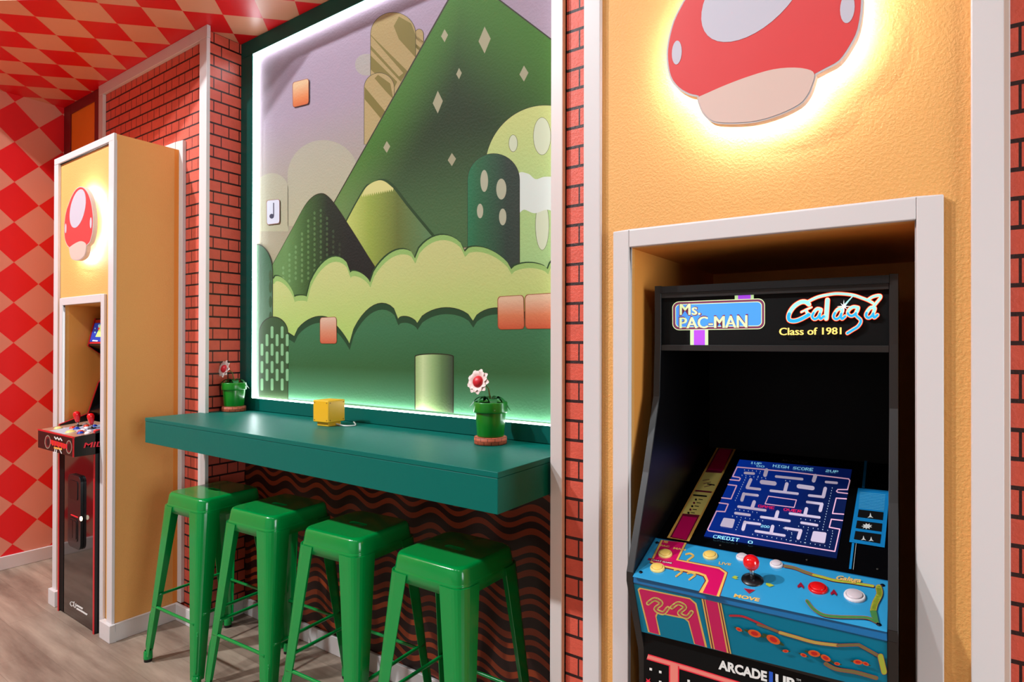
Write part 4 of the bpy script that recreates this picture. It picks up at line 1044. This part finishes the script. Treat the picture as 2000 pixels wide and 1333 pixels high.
A.stroke(smooth([(1350, 522), (1500, 530), (1650, 590), (1815, 668)], 5), [14] + [24] * 14 + [34], dR) if False else A.stroke(smooth([(1350, 522), (1500, 530), (1650, 590), (1815, 668)], 5), 26, dR)
A.frame(6.2586, 1480, 1120)
ribbon(smooth([(0, 628), (130, 672), (270, 728)], 4), 22, dOl); ribbon(smooth([(270, 728), (450, 780), (700, 850), (980, 885)], 4), 36, mat('print_straw', (206, 178, 86), .38))
ribbon([(980, 885), (1235, 878), (1480, 1015)], 30, dOl); ribbon([(1500, 1020), (1545, 1210)], 66, dG); ribbon(smooth([(830, 1110), (960, 1175), (1200, 1215), (1450, 1285)], 4), 40, dOl)
OR = mat('print_orange', (232, 92, 30), .38); RD = mat('print_bright_red', (206, 24, 24), .38); DGR = mat('print_dark_green', (44, 74, 34), .38)
A.l += 1
def bug(x, y, s, a):
    A.ell(x, y, 140 * s, 22 * s, DGR, n=14, rot=a, up=False)
def bug2(x, y, s, a):
    A.ell(x, y, 84 * s, 42 * s, OR, n=16, rot=a, up=False)
def bug3(x, y, s, a): A.ell(x, y, 46 * s, 24 * s, RD, n=12, rot=a, up=False)
bl = ((-40, 740, 1, .35), (190, 815, 1.1, .5), (340, 955, .45, .1), (560, 1005, .5, .4), (690, 985, .9, .25), (830, 1040, .8, .5), (970, 1110, .45, .2), (1225, 1090, .7, .15), (1320, 1110, .5, .4), (-230, 690, .5, .5))
for q in bl: bug(*q)
A.l += 1
for q in bl: bug2(*q)
A.l += 1
for q in bl: bug3(*q)
A.build('printed_artwork', ap)
# lower front
b = MB(); b.box(-XI, XI, 1.292 - AY, 1.31 - AY, .06, .858); lf = b.build('front_panel', BLACKM, ac)
A = Art(lw(0, 1.292, .7) + ln(0, -1, 0) * .0004, ln(0, -1, 0))
cR = mat('print_neon_red', (232, 36, 60), .38); cP = mat('print_salmon', (236, 130, 116), .38)
A.frame(1, 0, 0)
A.stroke([(1264.5, 1283.5), (1350, 1309), (1440, 1337), (1530, 1366)], 11, cR, cap=False); A.stroke([(1264.5, 1283.5), (1350, 1309), (1440, 1337), (1530, 1366)], 7, cP, cap=False)
A.stroke([(1316.5, 1302), (1316.5, 1420)], 20, cR, cap=False); A.stroke([(1316.5, 1298), (1316.5, 1420)], 15, cP, cap=False)
for x, y in ((1271, 1308), (1289.5, 1313.5), (1289.5, 1333), (1345, 1331)): A.poly([(x - 2.5, y - 3), (x + 2.5, y - 1.8), (x + 2.5, y + 3), (x - 2.5, y + 1.8)], pW)
A.poly([(1266 + (7 if i % 2 else 3) * math.cos(i * math.pi / 5 - .3), 1332 + (8 if i % 2 else 3) * math.sin(i * math.pi / 5 - .3)) for i in range(10)], cR)
A.text('ARCADE', [(1403, 1289), (1498, 1312.5), (1498, 1333), (1403, 1308)], pW, bold=.045)
A.text('1', [(1502, 1312), (1509.5, 1314), (1509.5, 1336), (1502, 1334)], mat('print_royal_blue', (30, 84, 190), .38)); A.text('UP', [(1514.5, 1317), (1552, 1326.5), (1552, 1348), (1514.5, 1338)], pW, bold=.045)
A.text('TM', [(1555, 1326), (1564, 1328), (1564, 1332), (1555, 1330)], pW)
A.build('printed_artwork', lf)

# ------------------------------------------------------------------ far arcade cabinet
BX0, BX1 = -4.0, -3.516
bc_ = thing('arcade_cabinet', 'black and red two player arcade cabinet in the far alcove by the diamond wall', 'arcade machine', ((BX0 + BX1) / 2, 1.31, 0))
bc_.name = 'arcade_cabinet.001'; LOC[bc_.name] = Matrix.Translation(((BX0 + BX1) / 2, 1.31, 0))
REDM = mat('red_edge_molding', (206, 26, 38), .35)
pr2 = [(1.4727, 1.640), (1.437, 1.480), (1.4961, 1.434), (1.56, 1.36), (1.49, 1.262), (1.4387, 1.088), (1.30, 1.04), (1.30, 0), (1.86, 0), (1.86, 1.64)]
for x0, x1 in ((BX0, BX0 + .016), (BX1 - .016, BX1)):
    b = MB(); b.prism(pr2, x0, x1); sp = b.build('side_panel', BLACK, bc_, world=True)
    b = MB()
    for i in range(7):
        (ya, za), (yb_, zb) = pr2[i], pr2[i + 1]; d = Vector((yb_ - ya, zb - za)).normalized(); nn = Vector((d.y, -d.x)); nn = -nn if nn.x > 0 else nn
        b.prism([(ya, za), (yb_, zb), (yb_ + nn.x * .003, zb + nn.y * .003), (ya + nn.x * .003, za + nn.y * .003)], x0 + .001, x1 - .001)
    me_ = b; 
    b.build('edge_molding', REDM, sp, world=True)
gloss = mat('black_gloss_panel', (16, 10, 11), .06, coat=.5)
b = MB(); b.box(BX0 + .016, BX1 - .016, 1.302, 1.318, .01, .92); fp = b.build('front_panel', gloss, bc_, world=True)
b = MB(); b.box(BX0 + .016, BX0 + .075, 1.3005, 1.3019, .01, .92); b.build('stile', BLACKM, fp, world=True)
b = MB(); b.box(BX0 + .016, BX1 - .016, 1.84, 1.855, .0, 1.64); b.build('back_panel', BLACKM, bc_, world=True)
b = MB(); b.prism([(1.44, 1.10), (1.80, 1.42), (1.82, 1.40), (1.46, 1.08)], BX0 + .016, BX1 - .016); b.build('monitor_bezel', mat('black_gloss_bezel', (9, 8, 10), .18), bc_, world=True)
# coin door
b = MB()
cd_ = [(x, z) for x, z in rr(-3.835, .40, -3.665, .79, .035, 5)]
b.prism(cd_, 1.288, 1.3019, ax='y'); cdo = b.build('coin_door', mat('coin_door_black', (20, 18, 19), .3), fp, bevel=.004, world=True)
for q_ in ((rr(-3.81, .66, -3.70, .76, .015), 1.285, 1.289, 'coin_door_plate'), (rr(-3.81, .44, -3.70, .56, .015), 1.285, 1.289, 'coin_door_plate'), (rr(-3.80, .452, -3.758, .548, .008), 1.283, 1.286, 'coin_return'), (rr(-3.752, .452, -3.71, .548, .008), 1.283, 1.286, 'coin_return')):
    b = MB(); b.prism(q_[0], q_[1], q_[2], ax='y'); b.build(q_[3], BLACK, fp, world=True)
A = Art((0, 1.2876, .6), (0, -1, 0)); A.frame(4.1692, 90, 940)
A.ell(285, 308, 13, 20, em('lit_coin_button', (255, 226, 196), 2.2)); A.stroke([(205, 275), (222, 282), (240, 290), (256, 296)], 9, em('lit_small_red', (220, 30, 40), .8))
A.build('coin_light', fp)
A = Art((0, 1.3015, .1), (0, -1, 0)); A.frame(4.1692, 90, 940)
A.stroke(smooth([(222, 990), (205, 985), (196, 1000), (208, 1020), (222, 1012)], 4), 7, pW); A.stroke(smooth([(228, 985), (226, 1020), (240, 1032), (242, 1000)], 4), 7, pW)
A.stroke([(248, 1012), (272, 1026), (298, 1042)], 14, pW, cap=False); A.stroke([(248, 1038), (290, 1062), (335, 1090)], 14, pW, up=False, cap=False)
A.build('emblem', fp)
# deck
YD = 1.204; dz0, dz1 = .924, 1.0225; yb2 = 1.46; zb2 = dz1 + .026
b = MB(); b.prism([(YD, dz0), (YD, dz1), (yb2, zb2), (yb2, dz0 + .02), (1.30, dz0)], BX0, BX1); d2 = b.build('control_deck', BLACK, bc_, bevel=.002, world=True)
b = MB(); b.box(BX0 - .001, BX1 + .001, YD - .0015, YD + .006, dz1 - .004, dz1 + .003); b.box(BX1 - .005, BX1 + .0015, YD - .0015, YD + .003, dz0, dz1); b.build('red_edging', REDM, d2, world=True)
tl2 = math.atan2(zb2 - dz1, yb2 - YD)
b = MB(); e = .012
def dp(x, t, h=0): return Vector((x, YD + t * math.cos(tl2) - h * math.sin(tl2), dz1 + t * math.sin(tl2) + h * math.cos(tl2)))
LNG = (yb2 - YD) / math.cos(tl2)
def quad(b, x0, x1, t0, t1, h, mi=0): b.add([dp(x0, t0, h), dp(x1, t0, h), dp(x1, t1, h), dp(x0, t1, h)], [(0, 1, 2, 3)], mi)
for q_ in ((BX0 + .01, BX1 - .01, .01, LNG - .01, .0006, mat('print_taupe', (176, 130, 104), .3)), (BX0 + .12, BX1 - .15, .012, LNG - .10, .0009, mat('print_white_blue', (186, 184, 194), .4)), (BX0 + .23, BX1 - .02, .10, LNG - .02, .0012, mat('print_grey_blue', (150, 160, 186), .3))):
    b = MB(); quad(b, *q_[:5]); b.build('printed_artwork', q_[5], d2, world=True, weld=False)
qq = Matrix.Rotation(tl2, 3, 'X')
BLB = mat('blue_button', (20, 62, 168), .3); ORB = mat('orange_red_button', (232, 60, 30), .3)
def but2(x, t, r, m_):
    b = MB(); b.lathe([(r, .001), (r, .003), (r * .8, .006), (r * .7, .006), (r * .68, .010), (0, .010)], dp(x, t), 20, M=qq); b.build('push_button', m_, d2, world=True)
for x, t, r, m_ in ((-3.90, .06, .02, YB1), (-3.70, .05, .024, YB1), (-3.82, .10, .015, ORB), (-3.765, .10, .016, BLB), (-3.72, .13, .014, WB), (-3.79, .155, .014, ORB), (-3.74, .175, .014, BLB), (-3.64, .075, .015, ORB), (-3.60, .06, .016, BLB),
                     (-3.60, .10, .014, WB), (-3.57, .12, .014, ORB), (-3.66, .19, .014, YB1), (-3.60, .20, .02, BLB), (-3.85, .17, .014, WB), (-3.555, .075, .014, WB), (-3.68, .10, .014, WB)):
    but2(x, t, r, m_)
def bat(x, t):
    c = dp(x, t, .002); b = MB(); b.lathe([(.02, 0), (.019, .003), (0, .004)], c, 20, M=qq); j = b.build('joystick', BKB, d2, world=True)
    u = qq @ Vector((0, 0, 1)); b = MB(); b.tube([c, c + u * .03], .005, 10); b.build('shaft', STEEL, j, world=True)
    b = MB(); b.lathe([(0, .022), (.009, .023), (.012, .035), (.0165, .058), (.0175, .068), (.014, .078), (.006, .083), (0, .084)], c, 20, M=qq); b.build('bat_top', mat('red_ball', (232, 18, 26), .12), j, world=True)
bat(-3.845, .135); bat(-3.675, .14)
# graphics on the front and the right end of the deck
A = Art((0, YD - .0006, .97), (0, -1, 0)); A.frame(7.4063, 60, 780)
for cx in (245, 552):
    A.ell(cx, 620 + (cx - 245) * .24, 44, 98, mat('print_steel_grey', (150, 140, 120), .4)); A.ell(cx, 620 + (cx - 245) * .24, 35, 84, mat('print_maroon', (110, 24, 30), .4)); A.ell(cx + 4, 622 + (cx - 245) * .24, 22, 56, mK)
for k in range(11):
    x = 285 + k * 22; y = 585 + k * 6.5; A.poly([(x, y), (x + 19, y + 5), (x + 19, y + 68 + (k % 3) * 12), (x, y + 62 + (k % 2) * 14)], ORB if k % 2 else cR, up=(k == 0))
A.stroke([(345, 548), (365, 580), (385, 556), (408, 590), (428, 566), (450, 600)], 16, pW)
A.poly([(335, 690), (455, 715), (450, 740), (335, 716)], pYE); A.stroke([(350, 725), (345, 770)], 12, pW); A.stroke([(375, 735), (372, 770), (352, 772)], 12, pW); A.stroke([(420, 730), (445, 785)], 12, pW)
A.build('emblem', d2)
A = Art((BX1 + .0006, 1.3, .97), (1, 0, 0)); A.frame(7.4063, 60, 780)
A.text('MIDWAY', [(785, 632), (1500, 570), (1480, 650), (765, 708)], cR, bold=.02, shear=.0)
A.build('lettering', d2)
# marquee box
b = MB(); b.prism([(1.4727, 1.640), (1.4385, 1.482), (1.50, 1.45), (1.58, 1.64)], BX0 + .016, BX1 - .016); m2 = b.build('marquee', BLACK, bc_, world=True)
N2 = Vector((0, -(1.640 - 1.482), (1.4727 - 1.4385))).normalized(); P2_ = Vector((0, 1.4385, 1.482))
A = Art(P2_ + N2 * .0006, N2); A.frame(7.1429, 90, 560)
A.poly([(690, 468), (900, 452), (895, 500), (682, 508)], REDM); A.poly([(600, 775), (880, 772), (880, 796), (594, 798)], REDM, up=False)
A.poly([(680, 512), (895, 505), (880, 768), (606, 770)], em('lit_navy', (20, 50, 150), .8))
A.poly([(688, 702), (735, 600), (760, 520), (900, 520), (900, 702)], em('lit_lime', (190, 230, 110), 1.0)); A.poly([(645, 762), (650, 748), (720, 752), (715, 766)], lW, up=False)
A.ell(684, 585, 6, 10, lC); A.ell(682, 640, 7, 12, lC, up=False); A.poly([(725, 545), (745, 520), (748, 572), (730, 575)], lC, up=False); A.poly([(728, 575), (748, 570), (746, 600), (722, 605)], lR, up=False)
A.build('marquee_artwork', m2)
